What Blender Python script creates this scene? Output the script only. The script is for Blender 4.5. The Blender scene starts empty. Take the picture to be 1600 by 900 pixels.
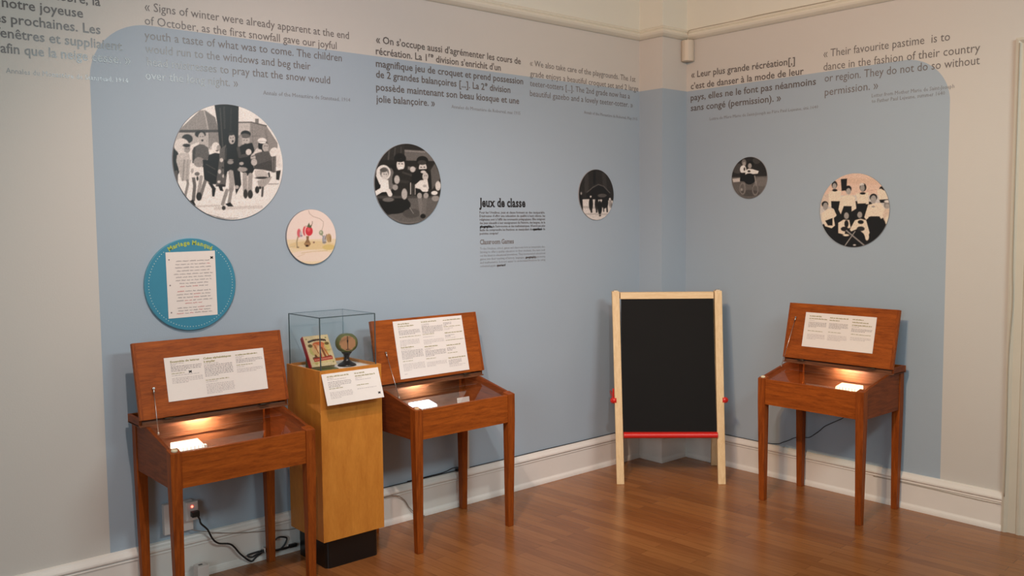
import bpy, bmesh, math, random
import numpy as np
from mathutils import Vector, Matrix

# ------------------------------------------------------------------ scene, camera, light
S = bpy.context.scene
COL = S.collection
S.view_settings.view_transform = 'Standard'
S.view_settings.look = 'None'
S.view_settings.exposure = 0.0
S.view_settings.gamma = 1.0
S.view_settings.use_curve_mapping = False
try:
    S.cycles.use_denoising = True
    S.cycles.max_bounces = 8
    S.cycles.transparent_max_bounces = 12
    S.cycles.sample_clamp_indirect = 4.0
except Exception:
    pass


def make_camera():
    yaw, pitch, roll = 0.8544, -0.0733, -0.0093
    cy, sy, cp, sp = math.cos(yaw), math.sin(yaw), math.cos(pitch), math.sin(pitch)
    f = Vector((cy * cp, sy * cp, sp))
    r0 = Vector((sy, -cy, 0))
    u0 = r0.cross(f)
    c, s = math.cos(roll), math.sin(roll)
    r, u = c * r0 + s * u0, -s * r0 + c * u0
    cd = bpy.data.cameras.new('camera')
    cd.sensor_width = 36.0
    cd.lens = 1398.43 / 1600 * 36.0
    cd.clip_start = 0.05
    co = bpy.data.objects.new('camera', cd)
    COL.objects.link(co)
    m = Matrix(((r.x, u.x, -f.x), (r.y, u.y, -f.y), (r.z, u.z, -f.z))).to_4x4()
    m.translation = Vector((-4.5411, -3.7229, 1.5))
    co.matrix_world = m
    S.camera = co


make_camera()

W = bpy.data.worlds.new('world')
S.world = W
W.use_nodes = True
W.node_tree.nodes['Background'].inputs[0].default_value = (0.9, 0.95, 1.0, 1)
W.node_tree.nodes['Background'].inputs[1].default_value = 0.05


def aim(o, target):
    o.rotation_euler = (Vector(target) - o.location).to_track_quat('-Z', 'Y').to_euler()


def area_light(name, loc, target, sx, sy, power, col):
    l = bpy.data.lights.new(name, 'AREA')
    l.shape = 'RECTANGLE'
    l.size, l.size_y, l.energy, l.color = sx, sy, power, col
    o = bpy.data.objects.new(name, l)
    o.location = loc
    aim(o, target)
    COL.objects.link(o)
    return o


def spot_light(name, loc, target, power, col, angle, blend, radius):
    l = bpy.data.lights.new(name, 'SPOT')
    l.energy, l.color, l.spot_size, l.spot_blend, l.shadow_soft_size = power, col, math.radians(angle), blend, radius
    o = bpy.data.objects.new(name, l)
    o.location = loc
    aim(o, target)
    COL.objects.link(o)
    return o


# warm ceiling spots of the gallery, a tube fitting further back, and an added soft fill in a daylight tint behind the camera
spot_light('ceiling_spot', (-3.6, -1.9, 3.1), (-2.5, -0.1, 0.5), 138, (1.0, 0.81, 0.70), 80, 1.0, 0.03)
spot_light('ceiling_spot', (-3.7, -2.0, 3.1), (-0.8, -0.3, 0.7), 30, (1.0, 1.0, 0.95), 55, 1.0, 0.04)
spot_light('ceiling_spot', (-4.0, -2.4, 3.1), (-0.1, -1.7, 0.9), 118, (1.0, 0.96, 0.74), 45, 1.0, 0.05)
spot_light('ceiling_spot', (-1.6, -2.6, 3.1), (-0.9, 0.0, 0.5), 52, (1.0, 0.66, 0.60), 60, 1.0, 0.12)
spot_light('ceiling_spot', (-3.4, -2.3, 3.1), (-1.2, -0.4, 1.9), 64, (1.0, 0.60, 0.58), 110, 1.0, 0.05)  # extra wide wash, added to lift the upper walls
spot_light('ceiling_spot', (-4.0, -2.2, 3.1), (0.0, -1.2, 1.6), 152, (1.0, 0.52, 0.17), 70, 1.0, 0.04)
spot_light('ceiling_spot', (-3.2, -2.9, 3.1), (-1.2, 0.0, 0.3), 114, (0.89, 0.99, 0.98), 50, 1.0, 0.05)
area_light('tube_light', (-2.0, -3.9, 2.64), (-2.0, -0.2, 0.5), 1.4, 0.34, 37, (0.80, 0.97, 1.0))
area_light('added_daylight_fill', (-6.5, -3.6, 1.7), (0, -1.0, 0.9), 2.0, 1.6, 76, (0.68, 0.88, 1.0))  # unseen fill, added to even out the lower walls; no window is built


# ------------------------------------------------------------------ materials
def lin(c):
    return tuple(((x / 255) / 12.92 if x / 255 <= 0.04045 else ((x / 255 + 0.055) / 1.055) ** 2.4) for x in c)


MATS = {}


def base(name, rough=0.6, spec=0.5):
    m = bpy.data.materials.new(name)
    m.use_nodes = True
    nt = m.node_tree
    b = nt.nodes['Principled BSDF']
    b.inputs['Roughness'].default_value = rough
    b.inputs['Specular IOR Level'].default_value = spec
    return m, nt, b


def plain(name, rgb, rough=0.6, spec=0.5, noise=0.06, scale=30, bump=0.0, metal=0.0):
    """flat colour with a little procedural mottling"""
    if name in MATS:
        return MATS[name]
    m, nt, b = base(name, rough, spec)
    b.inputs['Metallic'].default_value = metal
    tc = nt.nodes.new('ShaderNodeTexCoord')
    n = nt.nodes.new('ShaderNodeTexNoise')
    n.inputs['Scale'].default_value = scale
    n.inputs['Detail'].default_value = 4
    nt.links.new(tc.outputs['Object'], n.inputs['Vector'])
    mx = nt.nodes.new('ShaderNodeMixRGB')
    c = lin(rgb)
    mx.inputs[1].default_value = tuple(x * (1 - noise) for x in c) + (1,)
    mx.inputs[2].default_value = tuple(min(1, x * (1 + noise)) for x in c) + (1,)
    nt.links.new(n.outputs['Fac'], mx.inputs[0])
    nt.links.new(mx.outputs[0], b.inputs['Base Color'])
    if bump:
        bp = nt.nodes.new('ShaderNodeBump')
        bp.inputs['Strength'].default_value = bump
        bp.inputs['Distance'].default_value = 0.002
        nt.links.new(n.outputs['Fac'], bp.inputs['Height'])
        nt.links.new(bp.outputs[0], b.inputs['Normal'])
    MATS[name] = m
    return m


def wood(name, c1, c2, stretch, rough=0.4, scale=1.0, spec=0.5, coat=0.0):
    if name in MATS:
        return MATS[name]
    m, nt, b = base(name, rough, spec)
    b.inputs['Coat Weight'].default_value = coat
    b.inputs['Coat Roughness'].default_value = 0.2
    tc = nt.nodes.new('ShaderNodeTexCoord')
    mp = nt.nodes.new('ShaderNodeMapping')
    mp.inputs['Scale'].default_value = stretch
    nt.links.new(tc.outputs['Object'], mp.inputs['Vector'])
    n = nt.nodes.new('ShaderNodeTexNoise')
    n.inputs['Scale'].default_value = 9 * scale
    n.inputs['Detail'].default_value = 6
    n.inputs['Roughness'].default_value = 0.62
    n.inputs['Distortion'].default_value = 0.6
    nt.links.new(mp.outputs[0], n.inputs['Vector'])
    n2 = nt.nodes.new('ShaderNodeTexNoise')
    n2.inputs['Scale'].default_value = 70 * scale
    n2.inputs['Detail'].default_value = 3
    nt.links.new(mp.outputs[0], n2.inputs['Vector'])
    ad = nt.nodes.new('ShaderNodeMath')
    ad.operation = 'MULTIPLY_ADD'
    nt.links.new(n2.outputs['Fac'], ad.inputs[0])
    ad.inputs[1].default_value = 0.35
    nt.links.new(n.outputs['Fac'], ad.inputs[2])
    r = nt.nodes.new('ShaderNodeValToRGB')
    r.color_ramp.elements[0].position = 0.45
    r.color_ramp.elements[0].color = lin(c1) + (1,)
    r.color_ramp.elements[1].position = 0.92
    r.color_ramp.elements[1].color = lin(c2) + (1,)
    nt.links.new(ad.outputs[0], r.inputs[0])
    nt.links.new(r.outputs[0], b.inputs['Base Color'])
    MATS[name] = m
    return m


CREAM = (208, 202, 194)
BLUE = (166, 179, 190)
CREAM_TOP = (226, 222, 208)


def wall_paint(name, axis, sign, corner, top, radius, split):
    """cream paint; a blue painted field with one rounded upper corner; a warmer cream above the picture rail"""
    m, nt, b = base(name, 0.55, 0.35)
    N, Lk = nt.nodes, nt.links
    geo = N.new('ShaderNodeTexCoord')
    sep = N.new('ShaderNodeSeparateXYZ')
    Lk.new(geo.outputs['Object'], sep.inputs[0])

    def math_(op, a, bb, c=None):
        q = N.new('ShaderNodeMath')
        q.operation = op
        for i, v in enumerate((a, bb, c)):
            if v is None:
                continue
            if isinstance(v, (int, float)):
                q.inputs[i].default_value = v
            else:
                Lk.new(v, q.inputs[i])
        return q.outputs[0]

    u = math_('MULTIPLY', sep.outputs[axis], sign)          # grows towards the room's corner
    dx = math_('MAXIMUM', math_('SUBTRACT', corner + radius, u), 0.0)
    dz = math_('MAXIMUM', math_('SUBTRACT', sep.outputs[2], top - radius), 0.0)
    d = math_('SQRT', math_('ADD', math_('MULTIPLY', dx, dx), math_('MULTIPLY', dz, dz)), 0.0)
    inside = math_('LESS_THAN', d, radius)
    above = math_('GREATER_THAN', sep.outputs[2], split)
    noise = N.new('ShaderNodeTexNoise')
    noise.inputs['Scale'].default_value = 160
    noise.inputs['Detail'].default_value = 3
    Lk.new(geo.outputs['Object'], noise.inputs['Vector'])
    m1 = N.new('ShaderNodeMixRGB')
    m1.inputs[1].default_value = lin(CREAM) + (1,)
    m1.inputs[2].default_value = lin(BLUE) + (1,)
    Lk.new(inside, m1.inputs[0])
    m2 = N.new('ShaderNodeMixRGB')
    m2.inputs[2].default_value = lin(CREAM_TOP) + (1,)
    Lk.new(above, m2.inputs[0])
    Lk.new(m1.outputs[0], m2.inputs[1])
    Lk.new(m2.outputs[0], b.inputs['Base Color'])
    bp = N.new('ShaderNodeBump')
    bp.inputs['Strength'].default_value = 0.25
    bp.inputs['Distance'].default_value = 0.0015
    Lk.new(noise.outputs['Fac'], bp.inputs['Height'])
    Lk.new(bp.outputs[0], b.inputs['Normal'])
    return m


def floor_material():
    m, nt, b = base('maple_strip_floor', 0.24, 0.5)
    N, Lk = nt.nodes, nt.links
    tc = N.new('ShaderNodeTexCoord')
    mp = N.new('ShaderNodeMapping')
    mp.inputs['Rotation'].default_value = (0, 0, math.radians(90 - 4))
    Lk.new(tc.outputs['Object'], mp.inputs['Vector'])
    br = N.new('ShaderNodeTexBrick')
    br.offset = 0.37
    br.offset_frequency = 2
    br.squash = 1.0
    br.inputs['Color1'].default_value = (0.05, 0.05, 0.05, 1)
    br.inputs['Color2'].default_value = (0.95, 0.95, 0.95, 1)
    br.inputs['Mortar'].default_value = (0.0, 0.0, 0.0, 1)
    br.inputs['Scale'].default_value = 1.0
    br.inputs['Mortar Size'].default_value = 0.0008
    br.inputs['Mortar Smooth'].default_value = 0.1
    br.inputs['Bias'].default_value = 0.0
    br.inputs['Brick Width'].default_value = 0.62
    br.inputs['Row Height'].default_value = 0.057
    Lk.new(mp.outputs[0], br.inputs['Vector'])
    st = N.new('ShaderNodeMapping')
    st.inputs['Scale'].default_value = (1.2, 14, 1)
    Lk.new(mp.outputs[0], st.inputs['Vector'])
    gr = N.new('ShaderNodeTexNoise')
    gr.inputs['Scale'].default_value = 6
    gr.inputs['Detail'].default_value = 6
    Lk.new(st.outputs[0], gr.inputs['Vector'])
    mixf = N.new('ShaderNodeMath')
    mixf.operation = 'MULTIPLY_ADD'
    Lk.new(gr.outputs['Fac'], mixf.inputs[0])
    mixf.inputs[1].default_value = 0.62
    sc = N.new('ShaderNodeMath')
    sc.operation = 'MULTIPLY'
    Lk.new(br.outputs['Color'], sc.inputs[0])
    sc.inputs[1].default_value = 0.40
    Lk.new(sc.outputs[0], mixf.inputs[2])
    r = N.new('ShaderNodeValToRGB')
    r.color_ramp.elements[0].position = 0.12
    r.color_ramp.elements[0].color = lin((122, 70, 34)) + (1,)
    r.color_ramp.elements[1].position = 0.95
    r.color_ramp.elements[1].color = lin((170, 112, 62)) + (1,)
    e = r.color_ramp.elements.new(0.55)
    e.color = lin((152, 95, 50)) + (1,)
    Lk.new(mixf.outputs[0], r.inputs[0])
    dk = N.new('ShaderNodeMixRGB')
    dk.blend_type = 'MIX'
    dk.inputs[2].default_value = lin((105, 60, 32)) + (1,)
    Lk.new(br.outputs['Fac'], dk.inputs[0])
    Lk.new(r.outputs[0], dk.inputs[1])
    Lk.new(dk.outputs[0], b.inputs['Base Color'])
    return m


def emission(name, rgb, strength):
    if name in MATS:
        return MATS[name]
    m = bpy.data.materials.new(name)
    m.use_nodes = True
    nt = m.node_tree
    nt.nodes.remove(nt.nodes['Principled BSDF'])
    e = nt.nodes.new('ShaderNodeEmission')
    e.inputs[0].default_value = tuple(rgb) + (1,)
    e.inputs[1].default_value = strength
    nt.links.new(e.outputs[0], nt.nodes['Material Output'].inputs[0])
    MATS[name] = m
    return m


def glass(name, tint=(0.975, 0.988, 0.988), ior=1.45, gain=1.0):
    """thin pane: clear, with a mirror share that follows the glass's Fresnel curve"""
    if name in MATS:
        return MATS[name]
    m = bpy.data.materials.new(name)
    m.use_nodes = True
    nt = m.node_tree
    nt.nodes.remove(nt.nodes['Principled BSDF'])
    t = nt.nodes.new('ShaderNodeBsdfTransparent')
    t.inputs[0].default_value = tuple(tint) + (1,)
    g = nt.nodes.new('ShaderNodeBsdfGlossy')
    g.inputs['Roughness'].default_value = 0.02
    f = nt.nodes.new('ShaderNodeFresnel')
    f.inputs['IOR'].default_value = ior
    mx = nt.nodes.new('ShaderNodeMixShader')
    gm = nt.nodes.new('ShaderNodeNewGeometry')
    fr = nt.nodes.new('ShaderNodeMath')
    fr.operation = 'SUBTRACT'
    fr.inputs[0].default_value = 1.0
    nt.links.new(gm.outputs['Backfacing'], fr.inputs[1])
    fm = nt.nodes.new('ShaderNodeMath')
    fm.operation = 'MULTIPLY'
    nt.links.new(f.outputs[0], fm.inputs[0])
    nt.links.new(fr.outputs[0], fm.inputs[1])
    nt.links.new(fm.outputs[0], mx.inputs[0])
    nt.links.new(t.outputs[0], mx.inputs[1])
    nt.links.new(g.outputs[0], mx.inputs[2])
    nt.links.new(mx.outputs[0], nt.nodes['Material Output'].inputs[0])
    MATS[name] = m
    return m


def print_material(name, rough=0.35):
    """printed picture: colours stored in the print's own point colours"""
    if name in MATS:
        return MATS[name]
    m, nt, b = base(name, rough, 0.4)
    a = nt.nodes.new('ShaderNodeAttribute')
    a.attribute_name = 'print'
    nt.links.new(a.outputs['Color'], b.inputs['Base Color'])
    MATS[name] = m
    return m


TEAK_H = wood('teak_across', (120, 54, 13), (173, 88, 27), (1.0, 6, 9), 0.48, 1.0, 0.20)
TEAK_V = wood('teak_upright', (112, 49, 12), (162, 80, 24), (8, 8, 0.8), 0.48, 1.0, 0.20)
TEAK_D = wood('teak_depth', (98, 44, 14), (142, 70, 27), (8, 1.0, 8), 0.48, 1.0, 0.20)
TEAK_DARK = wood('inner_and_shaded_wood', (96, 54, 30), (134, 82, 50), (1, 6, 8), 0.5)
BIRCH = wood('birch_veneer', (190, 116, 40), (212, 138, 54), (3.5, 3.5, 0.9), 0.42, 0.7)
PINE = wood('pale_pine', (214, 178, 128), (236, 206, 160), (8, 8, 0.8), 0.5)
PINE_H = wood('pale_pine_across', (214, 178, 128), (236, 206, 160), (0.8, 8, 8), 0.5)
WHITE = plain('white_trim_paint', (234, 226, 217), 0.42, 0.5, 0.03, 12)
CASING = plain('door_casing_paint', (206, 198, 182), 0.45, 0.5, 0.04, 10)
PAPER = plain('white_paper', (236, 226, 218), 0.6, 0.3, 0.02, 60)
INK = plain('grey_ink', (138, 126, 128), 0.6, 0.3, 0.02, 60)
INK_LIGHT = plain('pale_grey_ink', (186, 174, 172), 0.6, 0.3, 0.02, 60)
INK_OLIVE = plain('olive_ink', (150, 140, 84), 0.6, 0.3, 0.02, 60)
INK_BLACK = plain('black_ink', (40, 34, 34), 0.6, 0.3, 0.02, 60)
INK_RED = plain('red_ink', (196, 92, 92), 0.6, 0.3, 0.02, 60)
VINYL = plain('grey_vinyl_lettering', (104, 97, 94), 0.20, 0.5, 0.03, 60)
VINYL_THIN = plain('pale_grey_vinyl_lettering', (122, 115, 112), 0.20, 0.5, 0.03, 60)
VINYL_SMALL = plain('small_grey_vinyl_lettering', (140, 139, 140), 0.20, 0.5, 0.03, 60)
VINYL_BLACK = plain('black_vinyl_lettering', (34, 32, 34), 0.35, 0.5, 0.03, 60)
BLACK = plain('black_plastic', (26, 25, 25), 0.4, 0.5, 0.05, 20)
BLACK_GLOSS = plain('black_laminate', (20, 17, 16), 0.28, 0.5, 0.05, 20)
CHALK = plain('black_chalkboard', (20, 19, 18), 0.75, 0.2, 0.10, 9)
RED = plain('red_plastic', (206, 36, 28), 0.32, 0.5, 0.03, 20)
STEEL = plain('steel', (196, 190, 184), 0.3, 0.5, 0.05, 40, 0, 1.0)
BRASS_DARK = plain('dark_hinge_metal', (70, 58, 46), 0.45, 0.5, 0.1, 40, 0, 0.7)
PLASTIC = plain('white_plastic', (220, 208, 200), 0.4, 0.5, 0.02, 20)
FELT = plain('cream_felt', (222, 208, 176), 0.8, 0.2, 0.05, 80)
EDGE = plain('foam_board_edge', (150, 146, 146), 0.6, 0.3, 0.03, 40)
GLASS = glass('clear_glass')
GLASS_FAINT = glass('faint_glass_edge', (0.72, 0.78, 0.79))
GLASS_EDGE = plain('dark_glass_edge', (70, 84, 86), 0.15, 0.6, 0.05, 20)


# ------------------------------------------------------------------ mesh helpers
class MB:
    """collects shapes into one mesh"""

    def __init__(self):
        self.bm = bmesh.new()
        self.mats = []

    def mi(self, m):
        if m not in self.mats:
            self.mats.append(m)
        return self.mats.index(m)

    def _finish(self, faces, mat, smooth=False):
        i = self.mi(mat) if mat else 0
        for f in faces:
            f.material_index = i
            f.smooth = smooth

    def box(self, lo, hi, mat=None, bevel=0.0, xf=None):
        vs = [self.bm.verts.new((x, y, z)) for z in (lo[2], hi[2]) for y in (lo[1], hi[1]) for x in (lo[0], hi[0])]
        q = [(0, 2, 3, 1), (4, 5, 7, 6), (0, 1, 5, 4), (2, 6, 7, 3), (0, 4, 6, 2), (1, 3, 7, 5)]
        fs = [self.bm.faces.new([vs[i] for i in f]) for f in q]
        self._finish(fs, mat)
        self._bev(fs, bevel, mat)
        if xf:
            for v in {v for f in self.bm.faces if f.is_valid for v in f.verts} if bevel else vs:
                v.co = xf @ v.co
        return fs

    def _bev(self, fs, bevel, mat):
        if bevel > 0:
            es = list({e for f in fs for e in f.edges})
            r = bmesh.ops.bevel(self.bm, geom=es, offset=bevel, segments=2, affect='EDGES', profile=0.6)
            self._finish(r['faces'], mat)

    def hexa(self, bottom, top, mat=None, bevel=0.0):
        """bottom and top: four points each, same winding (counter-clockwise from above)"""
        vb = [self.bm.verts.new(p) for p in bottom]
        vt = [self.bm.verts.new(p) for p in top]
        fs = [self.bm.faces.new(vb[::-1]), self.bm.faces.new(vt)]
        for i in range(4):
            j = (i + 1) % 4
            fs.append(self.bm.faces.new((vb[i], vb[j], vt[j], vt[i])))
        self._finish(fs, mat)
        self._bev(fs, bevel, mat)
        return fs

    def prism(self, pts, a, b, mat=None, bevel=0.0, smooth=False):
        """closed outline pts(3D) swept from offset a to offset b (vectors)"""
        a, b = Vector(a), Vector(b)
        va = [self.bm.verts.new(Vector(p) + a) for p in pts]
        vb = [self.bm.verts.new(Vector(p) + b) for p in pts]
        n = len(pts)
        fs = [self.bm.faces.new(va[::-1]), self.bm.faces.new(vb)]
        side = [self.bm.faces.new((va[i], va[(i + 1) % n], vb[(i + 1) % n], vb[i])) for i in range(n)]
        self._finish(fs, mat)
        self._finish(side, mat, smooth)
        self._bev(fs + side, bevel, mat)
        return fs + side

    def cyl(self, p0, p1, r0, r1=None, seg=20, mat=None, smooth=True):
        r1 = r0 if r1 is None else r1
        p0, p1 = Vector(p0), Vector(p1)
        d = (p1 - p0).normalized()
        a = d.orthogonal().normalized()
        c = d.cross(a)
        A = [self.bm.verts.new(p0 + r0 * (math.cos(t) * a + math.sin(t) * c)) for t in [2 * math.pi * i / seg for i in range(seg)]]
        B = [self.bm.verts.new(p1 + r1 * (math.cos(t) * a + math.sin(t) * c)) for t in [2 * math.pi * i / seg for i in range(seg)]]
        fs = [self.bm.faces.new((A[i], A[(i + 1) % seg], B[(i + 1) % seg], B[i])) for i in range(seg)]
        self._finish(fs, mat, smooth)
        self._finish([self.bm.faces.new(A[::-1]), self.bm.faces.new(B)], mat)

    def lathe(self, prof, c, seg=32, mat=None):
        """prof: (r, z) pairs bottom to top, around the vertical through c"""
        rings = []
        for r, z in prof:
            rings.append([self.bm.verts.new((c[0] + r * math.cos(2 * math.pi * i / seg), c[1] + r * math.sin(2 * math.pi * i / seg), c[2] + z)) for i in range(seg)])
        fs = []
        for k in range(len(rings) - 1):
            for i in range(seg):
                j = (i + 1) % seg
                fs.append(self.bm.faces.new((rings[k][i], rings[k][j], rings[k + 1][j], rings[k + 1][i])))
        self._finish(fs, mat, True)
        self._finish([self.bm.faces.new(rings[0][::-1]), self.bm.faces.new(rings[-1])], mat)

    def tube(self, pts, r, seg=8, mat=None):
        pts = [Vector(p) for p in pts]
        rings = []
        prev = None
        for i, p in enumerate(pts):
            t = (pts[min(i + 1, len(pts) - 1)] - pts[max(i - 1, 0)]).normalized()
            a = t.orthogonal().normalized() if prev is None else (prev - t * prev.dot(t)).normalized()
            prev = a
            b = t.cross(a)
            rings.append([self.bm.verts.new(p + r * (math.cos(2 * math.pi * k / seg) * a + math.sin(2 * math.pi * k / seg) * b)) for k in range(seg)])
        fs = []
        for i in range(len(rings) - 1):
            for k in range(seg):
                j = (k + 1) % seg
                fs.append(self.bm.faces.new((rings[i][k], rings[i][j], rings[i + 1][j], rings[i + 1][k])))
        self._finish(fs, mat, True)
        self._finish([self.bm.faces.new(rings[0][::-1]), self.bm.faces.new(rings[-1])], mat)

    def quad(self, pts, mat=None):
        f = self.bm.faces.new([self.bm.verts.new(p) for p in pts])
        self._finish([f], mat)

    def add_mesh(self, me, xf, mat):
        n0 = len(self.bm.faces)
        v0 = len(self.bm.verts)
        self.bm.from_mesh(me)
        self.bm.verts.ensure_lookup_table()
        self.bm.faces.ensure_lookup_table()
        for v in self.bm.verts[v0:]:
            v.co = xf @ v.co
        self._finish(self.bm.faces[n0:], mat)

    def build(self, name, mat=None, parent=None, loc=None, rot=None, normals=True):
        if normals:
            bmesh.ops.recalc_face_normals(self.bm, faces=self.bm.faces)
        me = bpy.data.meshes.new(name)
        self.bm.to_mesh(me)
        self.bm.free()
        for m in (self.mats or [mat]):
            if m:
                me.materials.append(m)
        o = bpy.data.objects.new(name, me)
        COL.objects.link(o)
        if parent:
            o.parent = parent
        if loc:
            o.location = loc
        if rot:
            o.rotation_euler = rot
        return o


def tag(o, label, cat, group=None, kind=None):
    o['label'] = label
    o['category'] = cat
    if group:
        o['group'] = group
    if kind:
        o['kind'] = kind
    return o


def structure(o):
    o['kind'] = 'structure'
    return o


def empty(name, loc, rz, label, cat, group=None):
    o = bpy.data.objects.new(name, None)
    o.empty_display_size = 0.1
    o.location = loc
    o.rotation_euler = (0, 0, rz)
    COL.objects.link(o)
    return tag(o, label, cat, group)


def smooth_path(pts, n=6):
    """Catmull-Rom through pts"""
    P = [Vector(p) for p in pts]
    P = [P[0]] + P + [P[-1]]
    out = []
    for i in range(1, len(P) - 2):
        for k in range(n):
            t = k / n
            a, b, c, d = P[i - 1], P[i], P[i + 1], P[i + 2]
            out.append(0.5 * ((2 * b) + (c - a) * t + (2 * a - 5 * b + 4 * c - d) * t * t + (3 * b - 3 * c + d - a) * t ** 3))
    out.append(P[-2])
    return out


# ------------------------------------------------------------------ lettering
def glyph_mesh(text, size, offset=0.0, res=2):
    cu = bpy.data.curves.new('lettering', 'FONT')
    cu.body = text
    cu.size = size
    cu.offset = offset
    cu.resolution_u = res
    ob = bpy.data.objects.new('lettering', cu)
    COL.objects.link(ob)
    dg = bpy.context.evaluated_depsgraph_get()
    dg.update()
    me = bpy.data.meshes.new_from_object(ob.evaluated_get(dg))
    bpy.data.objects.remove(ob)
    bpy.data.curves.remove(cu)
    return me


def mesh_bounds(me):
    xs = [v.co.x for v in me.vertices]
    return (min(xs), max(xs)) if xs else (0, 0)


def place_line(mb, frame, text, x0, y0, x1, size, mat, offset=0.0, res=2, y1=None):
    """frame: 4x4 from (x, y, 0) writing plane to world; the line runs from x0 to x1"""
    me = glyph_mesh(text, size, offset, res)
    a, b = mesh_bounds(me)
    if b - a < 1e-6:
        return
    if x0 is None:
        x0 = x1 - (b - a)
    sx = (x1 - x0) / (b - a) if x1 is not None else 1.0
    sl = 0.0 if y1 is None else (y1 - y0) / max(1e-6, (x1 - x0))
    L = Matrix(((sx, 0, 0, x0 - a * sx), (sl * sx, 1.07, 0, y0 - sl * a * sx), (0, 0, 1, 0), (0, 0, 0, 1)))
    mb.add_mesh(me, frame @ L, mat)
    bpy.data.meshes.remove(me)


FRAME_L = Matrix(((1, 0, 0, 0), (0, 0, -1, -0.0012), (0, 1, 0, 0), (0, 0, 0, 1)))       # wall_left: x right, z up, out = -y
FRAME_R = Matrix(((0, 0, -1, -0.0012), (-1, 0, 0, 0), (0, 1, 0, 0), (0, 0, 0, 1)))      # wall_right: right = -y


# ------------------------------------------------------------------ the room
RX0, RY0, CEIL = -6.6, -6.4, 3.3
structure(MB_o := (lambda mb: (mb.box((RX0 - 0.1, RY0 - 0.1, -0.1), (0.1, 0.1, 0.0)), mb.build('floor', floor_material()))[1])(MB()))
mb = MB(); mb.box((RX0 - 0.1, RY0 - 0.1, CEIL), (0.1, 0.1, CEIL + 0.1)); structure(mb.build('ceiling', plain('ceiling_paint', (226, 220, 208), 0.8, 0.2, 0.02)))
SPLIT = 2.66
mb = MB(); mb.box((RX0 - 0.1, 0.0, 0.0), (0.1, 0.1, CEIL)); structure(mb.build('wall_left', wall_paint('left_wall_paint', 0, 1.0, -3.458, 2.303, 0.235, SPLIT)))
mb = MB(); mb.box((0.0, RY0 - 0.1, 0.0), (0.1, 0.0, CEIL)); structure(mb.build('wall_right', wall_paint('right_wall_paint', 1, 1.0, -1.7895, 2.302, 0.235, SPLIT)))
mb = MB(); mb.box((RX0 - 0.1, RY0 - 0.1, 0.0), (RX0, 0.0, CEIL)); structure(mb.build('wall_back', plain('plain_wall_paint', CREAM, 0.6, 0.3, 0.02)))
mb = MB(); mb.box((RX0, RY0 - 0.1, 0.0), (0.0, RY0, CEIL)); structure(mb.build('wall_front', plain('plain_wall_paint', CREAM, 0.6, 0.3, 0.02)))
PX, PY = -0.235, -0.182     # the boxed pillar in the corner
mb = MB(); mb.box((PX, PY, 0.0), (0.0, 0.0, CEIL)); structure(mb.build('wall_corner', wall_paint('pillar_paint', 0, 1.0, -3.4, 2.303, 0.235, SPLIT)))

# baseboards and picture rail: one profile each (out, z), swept along the walls with mitred corners
BASE_PROF = [(0.0, 0.0), (0.031, 0.0), (0.030, 0.010), (0.027, 0.019), (0.021, 0.026), (0.019, 0.030), (0.019, 0.136), (0.0225, 0.138), (0.0235, 0.142), (0.021, 0.1455), (0.0185, 0.148),
             (0.026, 0.151), (0.0285, 0.156), (0.0275, 0.163), (0.023, 0.170), (0.017, 0.176), (0.014, 0.182), (0.006, 0.186), (0.0, 0.186)]
RAIL_PROF = [(0.0, 2.612), (0.010, 2.612), (0.020, 2.618), (0.030, 2.626), (0.035, 2.636), (0.033, 2.646), (0.026, 2.653), (0.022, 2.656), (0.026, 2.660), (0.026, 2.665), (0.018, 2.672), (0.008, 2.675), (0.0, 2.675)]


def sweep(name, prof, path, mat, ends=True):
    """path: wall-line points; the moulding grows to the right-hand side of the walking direction"""
    bm = MB()
    P = [Vector((x, y)) for x, y in path]
    offs = []
    for i, p in enumerate(P):
        ds = []
        if i > 0:
            ds.append((P[i] - P[i - 1]).normalized())
        if i < len(P) - 1:
            ds.append((P[i + 1] - P[i]).normalized())
        ns = [Vector((d.y, -d.x)) for d in ds]
        if len(ns) == 1:
            offs.append(ns[0])
        else:
            h = (ns[0] + ns[1]).normalized()
            offs.append(h / h.dot(ns[0]))
    rings = []
    for p, o in zip(P, offs):
        rings.append([bm.bm.verts.new((p.x + o.x * a, p.y + o.y * a, z)) for a, z in prof])
    n = len(prof)
    fs = []
    for i in range(len(rings) - 1):
        for k in range(n):
            j = (k + 1) % n
            fs.append(bm.bm.faces.new((rings[i][k], rings[i][j], rings[i + 1][j], rings[i + 1][k])))
    bm._finish(fs, mat)
    if ends:
        bm._finish([bm.bm.faces.new(rings[0]), bm.bm.faces.new(rings[-1][::-1])], mat)
    return structure(bm.build(name, mat))


DOOR_Y = -2.092
sweep('baseboard_left', BASE_PROF, [(RX0, 0.0), (PX, 0.0), (PX, PY), (0.0, PY)], WHITE)
sweep('baseboard_right', BASE_PROF, [(0.0, PY), (0.0, DOOR_Y)], WHITE)
RAILM = plain('picture_rail_paint', (226, 219, 202), 0.45, 0.5, 0.02, 15)
sweep('trim_1', RAIL_PROF, [(RX0, 0.0), (PX, 0.0), (PX, PY), (0.0, PY), (0.0, RY0)], RAILM)

# door with its moulded casing at the right edge of the view
CAS = [(0.0, 0.0), (0.0, -0.026), (0.012, -0.030), (0.020, -0.024), (0.026, -0.018), (0.060, -0.018), (0.066, -0.024), (0.076, -0.026), (0.082, -0.020), (0.105, -0.016), (0.112, -0.020), (0.118, -0.014), (0.118, 0.0)]
mb = MB()
ytop = 2.325
# near jamb, head and far jamb share the casing profile
d0, d1 = DOOR_Y, DOOR_Y - 1.12


def cas_pts(y0, sgn, z):
    return [(x, y0 + sgn * a, z) for a, x in CAS]


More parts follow.
